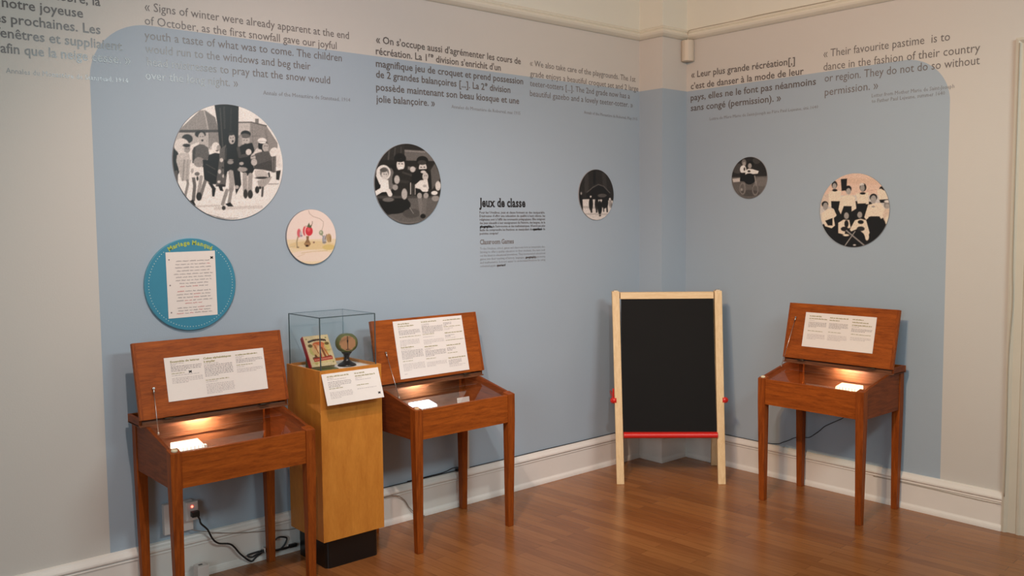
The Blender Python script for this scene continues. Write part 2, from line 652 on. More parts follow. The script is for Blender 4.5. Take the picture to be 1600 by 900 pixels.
def cas_piece(A, B):
    va = [mb.bm.verts.new(p) for p in A]
    vb = [mb.bm.verts.new(p) for p in B]
    n = len(A)
    fs = [mb.bm.faces.new((va[i], va[(i + 1) % n], vb[(i + 1) % n], vb[i])) for i in range(n)]
    fs += [mb.bm.faces.new(va[::-1]), mb.bm.faces.new(vb)]
    mb._finish(fs, CASING)


cas_piece(cas_pts(d0, -1, 0.0), [(x, d0 - a, ytop - a) for a, x in CAS])
cas_piece([(x, d1 + a, 0.0) for a, x in CAS], [(x, d1 + a, ytop - a) for a, x in CAS])
cas_piece([(x, d0 - a, ytop - a) for a, x in CAS], [(x, d1 + a, ytop - a) for a, x in CAS])
mb.box((-0.006, d1 + 0.118, 0.004), (0.0, d0 - 0.118, ytop - 0.118), CASING)
for zz in ((0.25, 0.95), (1.1, 2.0)):
    for yy in (d0 - 0.24, d0 - 0.60):
        mb.box((-0.012, yy - 0.27, zz[0]), (-0.0055, yy, zz[1]), CASING, 0.004)
structure(mb.build('door_1', CASING))


# ------------------------------------------------------------------ printed pictures
def paint(px, py, ops, bg, soft=0.55):
    """px,py: arrays of print coordinates; ops: list of sections (ox, oy, scale, shapes)"""
    shape = px.shape
    img = np.zeros(shape + (3,))
    img[:] = bg if not isinstance(bg, (int, float)) else (bg, bg * 0.96, bg * 0.93)

    def put(sd, col, sft):
        nonlocal img
        a = np.clip(0.5 - sd / (2 * sft), 0, 1)[..., None]
        if isinstance(col, (int, float)):
            col = (col, col * 0.96, col * 0.93)
        img = img * (1 - a) + np.array(col, float) * a

    for ox, oy, sc, shapes in ops:
        X, Y = (px - ox) * sc, (py - oy) * sc
        sf = soft * sc
        for s in shapes:
            if s[0] == 'e':
                _, cx, cy, rx, ry, col = s[:6]
                k = np.sqrt(((X - cx) / rx) ** 2 + ((Y - cy) / ry) ** 2)
                put((k - 1) * min(rx, ry), col, sf)
            elif s[0] == 'r':       # ring
                _, cx, cy, rx, ry, w, col = s
                k = np.sqrt(((X - cx) / rx) ** 2 + ((Y - cy) / ry) ** 2)
                put(np.abs(k - 1) * min(rx, ry) - w / 2, col, sf)
            elif s[0] == 'l':
                _, pts, w, col = s
                d = np.full(shape, 1e9)
                for (x0, y0), (x1, y1) in zip(pts[:-1], pts[1:]):
                    vx, vy = x1 - x0, y1 - y0
                    t = np.clip(((X - x0) * vx + (Y - y0) * vy) / (vx * vx + vy * vy + 1e-9), 0, 1)
                    d = np.minimum(d, np.hypot(X - x0 - t * vx, Y - y0 - t * vy))
                put(d - w / 2, col, sf)
            elif s[0] == 'p':
                _, pts, col = s
                d = np.full(shape, 1e9)
                ins = np.zeros(shape, bool)
                n = len(pts)
                for i in range(n):
                    (x0, y0), (x1, y1) = pts[i], pts[(i + 1) % n]
                    vx, vy = x1 - x0, y1 - y0
                    t = np.clip(((X - x0) * vx + (Y - y0) * vy) / (vx * vx + vy * vy + 1e-9), 0, 1)
                    d = np.minimum(d, np.hypot(X - x0 - t * vx, Y - y0 - t * vy))
                    if y0 != y1:
                        c = ((y0 > Y) != (y1 > Y)) & (X < (x1 - x0) * (Y - y0) / (y1 - y0) + x0)
                        ins ^= c
                put(np.where(ins, -d, d), col, sf)
    return img


PRINT_GAIN = 1.45


def to_linear(img, gain=PRINT_GAIN):
    c = np.clip((img - 26) * 1.10 / 255.0, 0, 1)
    l = np.where(c <= 0.04045, c / 12.92, ((c + 0.055) / 1.055) ** 2.4) * gain
    return np.clip(l, 0.010, 0.88)


def disc_print(name, wall, uc, vc, radius, thick, affine, ops, bg, label, cat, n=130, grain=0.05, edge=EDGE, seed=1, group=None, gain=PRINT_GAIN):
    """round picture board on the wall; its face carries the print as point colours"""
    g = np.linspace(-1, 1, n)
    X, Y = np.meshgrid(g, g)
    U = X * np.sqrt(1 - Y * Y / 2) * radius
    V = Y * np.sqrt(1 - X * X / 2) * radius
    p0, pu, pv = affine
    px = p0[0] + U * pu[0] + V * pv[0]
    py = p0[1] + U * pu[1] + V * pv[1]
    rng = np.random.default_rng(seed)
    img = paint(px, py, ops, bg)
    img = img * (1 + grain * rng.standard_normal(img.shape[:2])[..., None])
    colr = to_linear(np.clip(img, 0, 255), gain)
    F = (FRAME_L if wall == 'L' else FRAME_R)
    F = F @ Matrix.Translation((uc, vc, 0))
    # board body (edge) with a soft rim, then the print face
    mb = MB()
    seg = 96
    b = 0.0012
    prof = [(radius, -0.0012), (radius, thick - b), (radius - b, thick - 0.0001)]
    rings = [[mb.bm.verts.new(F @ Vector((r * math.cos(2 * math.pi * k / seg), r * math.sin(2 * math.pi * k / seg), z))) for k in range(seg)] for r, z in prof]
    fs = []
    for i in range(2):
        for k in range(seg):
            j = (k + 1) % seg
            fs.append(mb.bm.faces.new((rings[i][k], rings[i][j], rings[i + 1][j], rings[i + 1][k])))
    fs.append(mb.bm.faces.new(rings[-1]))
    fs.append(mb.bm.faces.new(rings[0][::-1]))
    mb._finish(fs, edge)
    o = mb.build(name, edge)
    tag(o, label, cat, group)
    k = (radius - b) / radius
    verts = [tuple(F @ Vector((U[i, j] * k, V[i, j] * k, thick + 0.0003))) for i in range(n) for j in range(n)]
    faces = [(i * n + j, i * n + j + 1, (i + 1) * n + j + 1, (i + 1) * n + j) for i in range(n - 1) for j in range(n - 1)]
    me = bpy.data.meshes.new('printed_picture')
    me.from_pydata(verts, [], faces)
    at = me.color_attributes.new('print', 'FLOAT_COLOR', 'POINT')
    flat = np.concatenate([colr.reshape(-1, 3), np.ones((n * n, 1))], axis=1).astype(np.float32)
    at.data.foreach_set('color', flat.ravel())
    me.materials.append(print_material('photo_print'))
    po = bpy.data.objects.new('printed_picture', me)
    COL.objects.link(po)
    po.parent = o
    return o


e, p_, l_, r_ = 'e', 'p', 'l', 'r'
PHOTO1 = [
    (265, 160, 9, [
        (p_, [(120, 440), (430, 130), (500, 120), (640, 215), (690, 400)], 138),
        (p_, [(500, 120), (640, 215), (690, 390), (545, 388)], 118),
        (l_, [(300, 260), (260, 395)], 6, 150), (l_, [(400, 180), (380, 395)], 6, 150),
        (l_, [(490, 130), (520, 250), (545, 388)], 14, 172),
        (p_, [(140, 404), (700, 385), (700, 428), (110, 446)], 78),
        (p_, [(60, 440), (700, 428), (700, 660), (40, 700)], 168),
        (p_, [(550, 430), (700, 430), (700, 640), (575, 620)], 132),
        (l_, [(555, 430), (560, 640)], 8, 100)]),
    (350, 160, 9, [
        (p_, [(190, 276), (380, 268), (610, 314), (780, 560), (780, 760), (190, 760)], 138),
        (p_, [(190, 284), (372, 276), (372, 460), (190, 460)], 176),
        (p_, [(445, 215), (497, 215), (497, 284), (445, 280)], 122),
        (l_, [(190, 276), (390, 268), (610, 314)], 16, 92),
        (l_, [(400, 330), (420, 640)], 10, 120), (l_, [(400, 470), (520, 460)], 8, 110), (l_, [(600, 380), (640, 640)], 30, 126)]),
    (0, 0, 1, [
        (p_, [(334.5, 160), (373, 160), (372.5, 205), (371, 245), (344, 245), (340.5, 200)], 46),
        (l_, [(350, 168), (351, 200)], 3, 66), (l_, [(361, 170), (360, 205)], 2.5, 60), (l_, [(344, 170), (348, 230)], 2.2, 74),
        (p_, [(262, 222), (276, 226), (283, 245), (280, 275), (268, 275)], 42)]),
    (265, 160, 9, [
        (e, 265, 520, 72, 62, 58), (e, 190, 615, 100, 100, 196), (e, 262, 665, 40, 52, 150), (e, 255, 612, 50, 24, 52),
        (e, 250, 655, 6, 5, 60), (e, 278, 655, 6, 5, 60),
        (p_, [(130, 745), (180, 710), (290, 720), (320, 900), (105, 900)], 178),
        (e, 150, 860, 40, 30, 200),
        (p_, [(305, 610), (420, 560), (420, 700), (380, 810), (305, 810)], 205),
        (e, 440, 455, 74, 50, 56), (e, 455, 505, 46, 76, 168), (e, 466, 540, 14, 15, 62), (e, 438, 488, 7, 5, 70), (e, 474, 486, 7, 5, 70),
        (p_, [(330, 680), (360, 630), (430, 590), (490, 600), (545, 640), (565, 760), (500, 850), (480, 910), (330, 910)], 96),
        (l_, [(360, 650), (350, 800)], 30, 74), (e, 420, 850, 60, 40, 150),
        (e, 650, 640, 58, 80, 206), (e, 690, 640, 28, 40, 150), (e, 668, 680, 16, 10, 90),
        (p_, [(555, 740), (640, 710), (705, 720), (710, 910), (510, 910)], 46), (e, 560, 830, 30, 22, 84)]),
    (265, 250, 9, [
        (p_, [(40, 0), (115, 0), (160, 165), (110, 260), (60, 200)], 42), (e, 92, 222, 18, 16, 190),
        (l_, [(120, 160), (120, 290)], 40, 90),
        (p_, [(120, 0), (320, 0), (285, 285), (185, 282)], 168), (l_, [(225, 0), (205, 280)], 18, 140), (l_, [(270, 0), (255, 280)], 14, 150),
        (l_, [(265, 280), (272, 330), (228, 525)], 34, 132), (l_, [(345, 235), (362, 350), (345, 550)], 44, 104), (p_, [(300, 560), (340, 545), (380, 635), (330, 625)], 48),
        (p_, [(300, 40), (470, 60), (460, 120), (440, 240), (290, 240)], 208), (e, 330, 150, 18, 34, 160), (e, 395, 192, 34, 26, 110), (e, 420, 30, 70, 70, 140),
        (l_, [(450, 235), (410, 480)], 46, 150), (l_, [(505, 290), (440, 500)], 46, 118), (e, 400, 255, 14, 30, 60), (e, 420, 505, 38, 58, 52),
        (p_, [(470, 0), (720, 0), (735, 150), (690, 345), (590, 335), (490, 265)], 44), (l_, [(520, 60), (640, 130)], 14, 78), (l_, [(540, 160), (660, 230)], 12, 70),
        (p_, [(540, 310), (600, 330), (650, 400), (630, 510), (600, 510), (595, 400)], 46), (p_, [(670, 330), (740, 380), (755, 440), (710, 430)], 46)]),
    (0, 0, 1, [
        (p_, [(344, 233), (353, 226), (356, 262), (352, 292), (337, 291), (341, 262)], 96),
        (e, 346, 250, 2.6, 3.2, 190), (e, 343, 268, 2.4, 3.6, 186), (e, 349, 275, 2, 2.6, 180), (e, 342, 284, 2.4, 2, 190), (e, 348, 262, 1.8, 1.6, 60), (e, 346, 290, 6, 2, 50)]),
    (350, 160, 9, [
        (e, 82, 480, 70, 82, 40), (e, 110, 512, 46, 76, 168), (e, 122, 545, 13, 15, 56), (e, 92, 500, 7, 5, 60), (e, 128, 495, 7, 5, 60), (e, 100, 440, 44, 22, 60),
        (p_, [(15, 640), (70, 590), (165, 580), (205, 650), (205, 910), (10, 910)], 44),
        (e, 95, 835, 58, 38, 142), (l_, [(30, 650), (20, 860)], 22, 70),
        (e, 308, 440, 72, 52, 38), (e, 305, 530, 62, 86, 172), (e, 300, 465, 72, 34, 100), (e, 285, 528, 8, 5, 60), (e, 325, 528, 8, 5, 60), (e, 306, 580, 18, 8, 70), (e, 238, 520, 22, 70, 150),
        (p_, [(185, 640), (270, 590), (400, 560), (435, 660), (420, 760), (385, 910), (215, 910)], 46),
        (l_, [(200, 640), (225, 760), (330, 740)], 46, 78), (e, 350, 695, 42, 44, 192), (e, 250, 860, 34, 24, 160),
        (e, 560, 600, 70, 90, 40), (e, 598, 625, 48, 66, 166), (e, 548, 530, 66, 42, 216), (l_, [(490, 540), (600, 540)], 8, 150), (e, 590, 605, 8, 5, 70), (e, 620, 605, 8, 5, 70),
        (p_, [(410, 720), (470, 640), (540, 660), (560, 720), (430, 740)], 192),
        (p_, [(440, 720), (540, 690), (640, 680), (700, 770), (700, 910), (440, 910)], 92),
        (e, 415, 775, 36, 60, 176), (l_, [(395, 760), (450, 740)], 10, 80), (l_, [(385, 800), (440, 790)], 10, 80), (e, 430, 850, 40, 50, 180),
        (e, 735, 700, 72, 74, 208), (p_, [(690, 760), (760, 750), (760, 910), (690, 910)], 112), (l_, [(725, 760), (725, 900)], 8, 70), (p_, [(762, 740), (810, 740), (830, 910), (762, 910)], 204)]),
    (350, 250, 9, [
        (p_, [(690, 0), (755, 0), (755, 180), (690, 180)], 112), (l_, [(722, 0), (722, 180)], 8, 70), (p_, [(760, 160), (830, 150), (805, 295), (760, 285)], 58), (l_, [(640, 350), (790, 350)], 14, 150),
        (p_, [(0, 0), (215, 0), (215, 160), (140, 150), (50, 160), (0, 250)], 48), (e, 90, 30, 44, 30, 140),
        (p_, [(120, 150), (225, 140), (245, 350), (170, 490), (150, 340)], 48), (e, 180, 385, 30, 26, 170),
        (l_, [(95, 175), (112, 310), (100, 420)], 72, 152), (l_, [(105, 410), (72, 600)], 46, 142), (p_, [(18, 620), (90, 600), (155, 688), (90, 690)], 38),
        (p_, [(225, 0), (395, 0), (435, 130), (400, 200), (330, 225), (250, 170)], 44), (e, 262, 135, 72, 34, 148), (e, 250, 50, 30, 24, 160),
        (l_, [(295, 210), (300, 430)], 66, 154), (l_, [(378, 215), (368, 440)], 66, 154), (l_, [(338, 250), (335, 420)], 8, 190), (e, 306, 485, 32, 66, 62), (e, 375, 492, 38, 62, 62),
        (p_, [(425, 60), (480, 60), (690, 0), (705, 170), (560, 140), (430, 130)], 78), (e, 430, 30, 44, 50, 176),
        (p_, [(435, 150), (560, 140), (650, 200), (610, 262), (455, 262)], 180), (e, 550, 258, 100, 18, 64), (l_, [(650, 190), (660, 250)], 24, 60),
        (p_, [(475, 300), (700, 240), (650, 330), (570, 400), (500, 390)], 160), (e, 476, 430, 32, 52, 58), (l_, [(560, 400), (550, 520)], 30, 84), (e, 520, 400, 20, 20, 60),
        (l_, [(-120, 680), (540, 680)], 44, 192), (l_, [(-100, 800), (0, 828), (190, 828)], 8, 120)]),
    (265, 250, 9, [(l_, [(805, 430), (745, 620)], 48, 142), (e, 760, 675, 26, 30, 66), (l_, [(330, 640), (700, 640)], 26, 190), (l_, [(540, 755), (760, 822)], 8, 128)]),
]
PHOTO2 = [(580, 220, 6.667, [
    (p_, [(345, 90), (640, 100), (760, 220), (345, 215)], 108), (l_, [(350, 105), (560, 112)], 10, 140), (p_, [(100, 30), (345, 30), (345, 205), (60, 205)], 62),
    (l_, [(190, 100), (180, 200)], 16, 88), (l_, [(250, 80), (240, 200)], 12, 84), (l_, [(310, 70), (310, 200)], 12, 80), (p_, [(20, 205), (760, 205), (760, 260), (20, 270)], 52),
    (p_, [(30, 260), (260, 250), (240, 560), (30, 560)], 44),
    (p_, [(380, 600), (760, 590), (700, 760), (520, 870), (200, 870), (180, 770), (400, 720)], 100), (e, 240, 670, 170, 90, 38), (e, 420, 760, 90, 50, 84), (l_, [(400, 700), (440, 760)], 5, 150),
    (l_, [(20, 585), (720, 588)], 26, 78), (e, 180, 612, 60, 22, 110),
    (e, 200, 400, 44, 115, 112), (e, 132, 335, 72, 80, 206), (e, 142, 335, 46, 56, 120), (e, 146, 358, 34, 44, 186), (e, 132, 308, 36, 22, 92), (e, 138, 350, 5, 4, 60), (e, 160, 352, 5, 4, 60),
    (l_, [(78, 365), (108, 440)], 40, 206), (p_, [(108, 405), (180, 410), (190, 530), (95, 535)], 212), (l_, [(105, 515), (45, 552)], 46, 208), (l_, [(180, 520), (198, 558)], 46, 208), (e, 45, 545, 30, 24, 214),
    (e, 300, 188, 62, 56, 24), (e, 306, 250, 42, 62, 200), (e, 300, 205, 44, 18, 40), (e, 290, 240, 8, 5, 60), (e, 322, 240, 8, 5, 60), (e, 312, 280, 15, 6, 244),
    (p_, [(220, 380), (240, 320), (300, 300), (350, 290), (400, 320), (420, 420), (400, 520), (290, 520), (220, 440)], 54), (l_, [(330, 330), (420, 360)], 20, 74), (l_, [(280, 420), (380, 430)], 30, 66),
    (e, 268, 405, 28, 45, 172), (e, 345, 555, 30, 58, 166), (e, 250, 485, 28, 30, 150), (p_, [(380, 265), (470, 280), (460, 310), (380, 300)], 112),
    (e, 432, 296, 28, 30, 182), (e, 535, 205, 62, 50, 22), (e, 540, 280, 42, 58, 192), (e, 530, 222, 50, 26, 72), (e, 522, 272, 8, 5, 60), (e, 556, 272, 8, 5, 60), (e, 542, 305, 14, 6, 235),
    (p_, [(425, 350), (500, 295), (590, 290), (625, 340), (630, 500), (480, 540), (420, 440)], 22), (e, 545, 322, 30, 16, 190),
    (e, 567, 370, 33, 44, 178), (p_, [(510, 412), (590, 400), (606, 500), (545, 540), (510, 505), (455, 490), (455, 460)], 202), (e, 560, 470, 20, 14, 160), (e, 565, 515, 34, 24, 206), (e, 560, 362, 4, 4, 80), (e, 578, 362, 4, 4, 80),
    (p_, [(465, 525), (630, 540), (630, 580), (470, 580)], 34),
    (l_, [(502, 570), (530, 770)], 44, 118), (l_, [(572, 570), (545, 770)], 44, 108), (e, 505, 572, 26, 30, 152), (e, 574, 572, 28, 30, 152), (e, 542, 792, 28, 24, 30),
    (p_, [(625, 300), (670, 230), (740, 380), (640, 510)], 96), (e, 706, 470, 30, 52, 192), (e, 666, 546, 36, 22, 206), (e, 678, 605, 42, 30, 140),
    (l_, [(410, 440), (410, 555)], 9, 184), (l_, [(432, 450), (432, 570)], 22, 70), (l_, [(458, 455), (458, 560)], 7, 170),
    (l_, [(180, 775), (290, 840), (400, 862), (500, 845)], 5, 120)])]
PHOTO3 = [(880, 250, 8.18, [
    (l_, [(300, 200), (300, 400)], 50, 70), (l_, [(520, 180), (540, 380)], 50, 68), (l_, [(400, 150), (400, 300)], 30, 42),
    (p_, [(300, 420), (380, 350), (450, 315), (520, 340), (600, 430), (600, 500), (300, 500)], 44),
    (l_, [(310, 410), (380, 350), (450, 312), (520, 335), (600, 420)], 12, 96), (e, 500, 455, 60, 24, 90),
    (p_, [(180, 505), (330, 500), (640, 520), (660, 800), (180, 800)], 196), (l_, [(250, 600), (400, 610)], 30, 170), (l_, [(260, 690), (600, 700)], 20, 172),
    (p_, [(190, 420), (245, 440), (255, 660), (200, 640)], 30), (e, 232, 428, 10, 18, 150),
    (e, 355, 560, 26, 86, 34), (e, 352, 468, 11, 14, 190), (l_, [(355, 600), (362, 665)], 22, 50),
    (e, 428, 560, 24, 80, 46), (l_, [(428, 600), (428, 668)], 20, 60), (e, 470, 610, 28, 88, 30), (e, 472, 715, 14, 10, 70), (e, 486, 515, 9, 12, 190),
    (e, 528, 560, 38, 62, 26), (e, 555, 540, 24, 70, 28), (l_, [(520, 600), (520, 660)], 14, 60), (l_, [(562, 600), (566, 665)], 18, 50),
    (e, 605, 550, 18, 60, 150), (e, 600, 500, 12, 14, 200), (e, 625, 590, 12, 40, 120)])]
PHOTO4 = [(1130, 230, 10, [
    (e, 220, 330, 90, 80, 84), (e, 520, 210, 60, 50, 78), (e, 600, 330, 90, 60, 56), (p_, [(120, 470), (720, 450), (720, 840), (120, 840)], 104), (e, 600, 540, 120, 70, 118), (e, 410, 720, 160, 50, 86),
    (p_, [(135, 495), (262, 480), (258, 540), (150, 550)], 184),
    (e, 322, 230, 36, 46, 120), (e, 325, 260, 26, 36, 156), (e, 308, 345, 50, 64, 226), (p_, [(268, 400), (345, 395), (345, 535), (258, 530)], 28),
    (e, 425, 262, 52, 48, 44), (e, 415, 290, 30, 42, 156), (p_, [(340, 370), (390, 335), (450, 340), (555, 372), (540, 412), (430, 424), (400, 465), (345, 455)], 220), (e, 330, 340, 12, 26, 40), (e, 402, 375, 22, 16, 60),
    (e, 408, 495, 92, 88, 26), (l_, [(490, 450), (520, 600)], 16, 150), (l_, [(330, 560), (330, 700)], 22, 120), (l_, [(455, 570), (460, 690)], 20, 90),
    (r_, 300, 650, 44, 86, 12, 130), (r_, 500, 665, 42, 80, 12, 130), (e, 285, 665, 16, 22, 150)])]
BL = (212, 194, 176)
PHOTO5 = [(1270, 260, 6.667, [
    (p_, [(60, 40), (820, 40), (820, 300), (60, 300)], (206, 178, 162)), (l_, [(560, 260), (660, 245)], 6, (190, 160, 146)), (l_, [(360, 150), (700, 165)], 60, (200, 172, 154)),
    (p_, [(60, 290), (180, 280), (180, 420), (60, 420)], (196, 178, 164)),
    (p_, [(290, 128), (356, 124), (350, 246), (300, 252)], 28),
    (p_, [(185, 345), (600, 370), (780, 560), (720, 800), (430, 870), (180, 800), (80, 620), (240, 520)], 40),
    (e, 222, 186, 30, 40, 44), (e, 222, 200, 22, 32, 156), (p_, [(160, 262), (225, 240), (292, 255), (290, 365), (186, 362), (180, 430), (158, 400)], BL), (e, 226, 244, 26, 13, 36), (p_, [(186, 360), (285, 362), (270, 480), (190, 430)], 40),
    (e, 370, 234, 34, 36, 36), (e, 372, 258, 26, 34, 160), (p_, [(288, 320), (350, 295), (400, 295), (440, 320), (456, 440), (405, 470), (402, 415), (322, 415), (290, 500), (264, 450)], BL), (p_, [(322, 415), (404, 415), (396, 500), (312, 500)], 34),
    (e, 524, 220, 34, 42, 50), (e, 512, 190, 24, 16, 200), (e, 518, 228, 24, 34, 150), (p_, [(450, 285), (510, 270), (578, 275), (584, 395), (468, 392)], BL), (e, 520, 282, 28, 12, 32),
    (p_, [(468, 388), (552, 385), (540, 480), (440, 490)], 40),
    (e, 718, 240, 28, 28, 40), (p_, [(668, 255), (705, 235), (745, 260), (780, 340), (690, 356)], BL), (p_, [(690, 350), (780, 345), (770, 380), (700, 380)], 40),
    (e, 630, 325, 38, 38, 38), (e, 630, 345, 30, 42, 158), (p_, [(575, 400), (630, 388), (700, 380), (765, 470), (750, 520), (690, 556), (670, 520), (600, 520), (556, 556), (536, 530)], BL), (e, 628, 420, 16, 8, 150), (p_, [(580, 525), (690, 520), (750, 620), (680, 770), (600, 740)], 34),
    (e, 118, 392, 36, 32, 40), (e, 124, 415, 28, 42, 150), (p_, [(80, 490), (150, 440), (210, 440), (246, 510), (214, 540), (228, 620), (190, 650), (120, 630), (80, 560)], BL), (p_, [(120, 570), (200, 540), (200, 620), (150, 620)], 44),
    (e, 348, 490, 34, 30, 36), (e, 350, 515, 26, 36, 152), (p_, [(262, 590), (320, 555), (380, 560), (395, 640), (340, 660), (330, 715), (262, 700)], BL), (e, 350, 600, 22, 38, 36), (e, 330, 655, 40, 24, 50), (e, 345, 720, 34, 12, BL),
    (e, 488, 480, 36, 30, 36), (e, 490, 505, 26, 34, 152), (p_, [(385, 660), (440, 560), (500, 545), (556, 560), (592, 690), (560, 765), (530, 700), (470, 650), (400, 680)], BL), (e, 500, 580, 30, 20, 36), (e, 500, 650, 40, 24, 60), (e, 565, 735, 20, 36, BL),
    (e, 765, 400, 30, 40, 130), (e, 768, 420, 20, 30, 160), (e, 768, 510, 42, 70, (196, 176, 160)), (e, 770, 560, 24, 50, BL), (e, 768, 366, 32, 14, 200),
    (l_, [(335, 830), (440, 680)], 11, 150), (l_, [(350, 672), (540, 825)], 15, 142), (e, 435, 822, 16, 8, 190)])]
DRAW = [(440, 320, 9, [
    (p_, [(40, 490), (780, 480), (780, 860), (40, 860)], (222, 202, 172)), (e, 420, 570, 330, 60, (216, 192, 152)), (e, 660, 600, 90, 40, (208, 184, 128)), (e, 420, 720, 320, 80, (228, 206, 190)),
    (l_, [(270, 680), (420, 660), (640, 650)], 7, (200, 176, 134)), (l_, [(90, 600), (180, 580)], 7, (200, 180, 150)), (l_, [(220, 730), (320, 690)], 5, (205, 180, 150)),
    (l_, [(372, 82), (386, 125), (435, 162), (530, 192), (582, 235), (580, 290), (562, 350)], 7, (178, 160, 148)),
    (e, 318, 368, 28, 64, (206, 96, 100)), (e, 332, 372, 16, 54, (238, 214, 206)), (e, 378, 370, 52, 66, (202, 72, 80)), (e, 372, 350, 22, 28, (216, 104, 108)),
    (p_, [(328, 296), (352, 300), (378, 252), (392, 290), (420, 282), (404, 326), (372, 318)], (104, 108, 84)), (l_, [(405, 290), (425, 262), (424, 234)], 9, (150, 130, 116)),
    (e, 236, 398, 26, 60, (206, 110, 116)), (e, 262, 412, 16, 40, (190, 180, 180)), (e, 270, 436, 16, 12, (150, 140, 150)),
    (p_, [(338, 440), (378, 440), (372, 490), (402, 550), (376, 588), (330, 588), (308, 552), (342, 490)], (146, 116, 88)), (e, 352, 548, 40, 14, (170, 136, 100)), (e, 350, 578, 17, 14, (68, 48, 40)),
    (l_, [(222, 450), (206, 520), (212, 592)], 17, (172, 152, 124)), (e, 222, 598, 14, 7, (120, 100, 90)), (e, 446, 530, 14, 12, (150, 116, 104)),
    (e, 550, 392, 30, 36, (150, 156, 130)), (e, 545, 385, 14, 16, (196, 190, 170)), (l_, [(560, 420), (580, 450)], 12, (140, 146, 120)), (e, 596, 490, 30, 62, (172, 166, 168)), (l_, [(580, 440), (575, 540)], 8, (140, 140, 150)),
    (e, 664, 468, 36, 62, (178, 150, 112)), (l_, [(630, 420), (610, 480)], 14, (150, 130, 110)), (l_, [(680, 450), (690, 520)], 10, (140, 112, 84)), (e, 600, 530, 24, 10, (140, 130, 120))])]

disc_print('photo_disc', 'L', -2.905, 1.768, 0.2465, 0.005, ([359.5, 253.7], [349.0, 13.4], [-11.8, -366.2]), PHOTO1, 214,
           'largest round black and white photograph, six children skipping before a big tree trunk', 'photograph', 190)
disc_print('photo_disc', 'L', -1.981, 1.694, 0.200, 0.005, ([638.5, 287.8], [260.2, 6.5], [-5.6, -315.5]), PHOTO2, 56,
           'round black and white photograph of two seated girls with dolls on a bench', 'photograph', 160)
disc_print('photo_disc', 'L', -0.627, 1.659, 0.151, 0.004, ([932.3, 304.4], [180.9, 3.4], [-0.6, -262.8]), PHOTO3, 56,
           'small round dark photograph of figures in snow before a hill, just left of the corner', 'photograph', 110)
disc_print('photo_disc', 'R', 0.647, 1.748, 0.1225, 0.004, ([1170.3, 277.8], [227.5, -11.6], [2.7, -267.3]), PHOTO4, 58,
           'smallest round photograph, two girls in white blouses riding a tricycle', 'photograph', 110)
disc_print('photo_disc', 'R', 1.303, 1.547, 0.197, 0.005, ([1333.9, 328.6], [275.9, -4.7], [5.5, -293.2]), PHOTO5, 190,
           'round photograph of a group of women in white blouses holding croquet mallets', 'photograph', 160)
disc_print('drawing_disc', 'L', -2.527, 1.442, 0.1265, 0.010, ([486.3, 370.0], [305.8, -6.0], [-8.7, -340.0]), DRAW, (230, 208, 198),
           'small round cream board with a coloured drawing of a red apple on a stand', 'picture', 130, 0.012, gain=1.22)


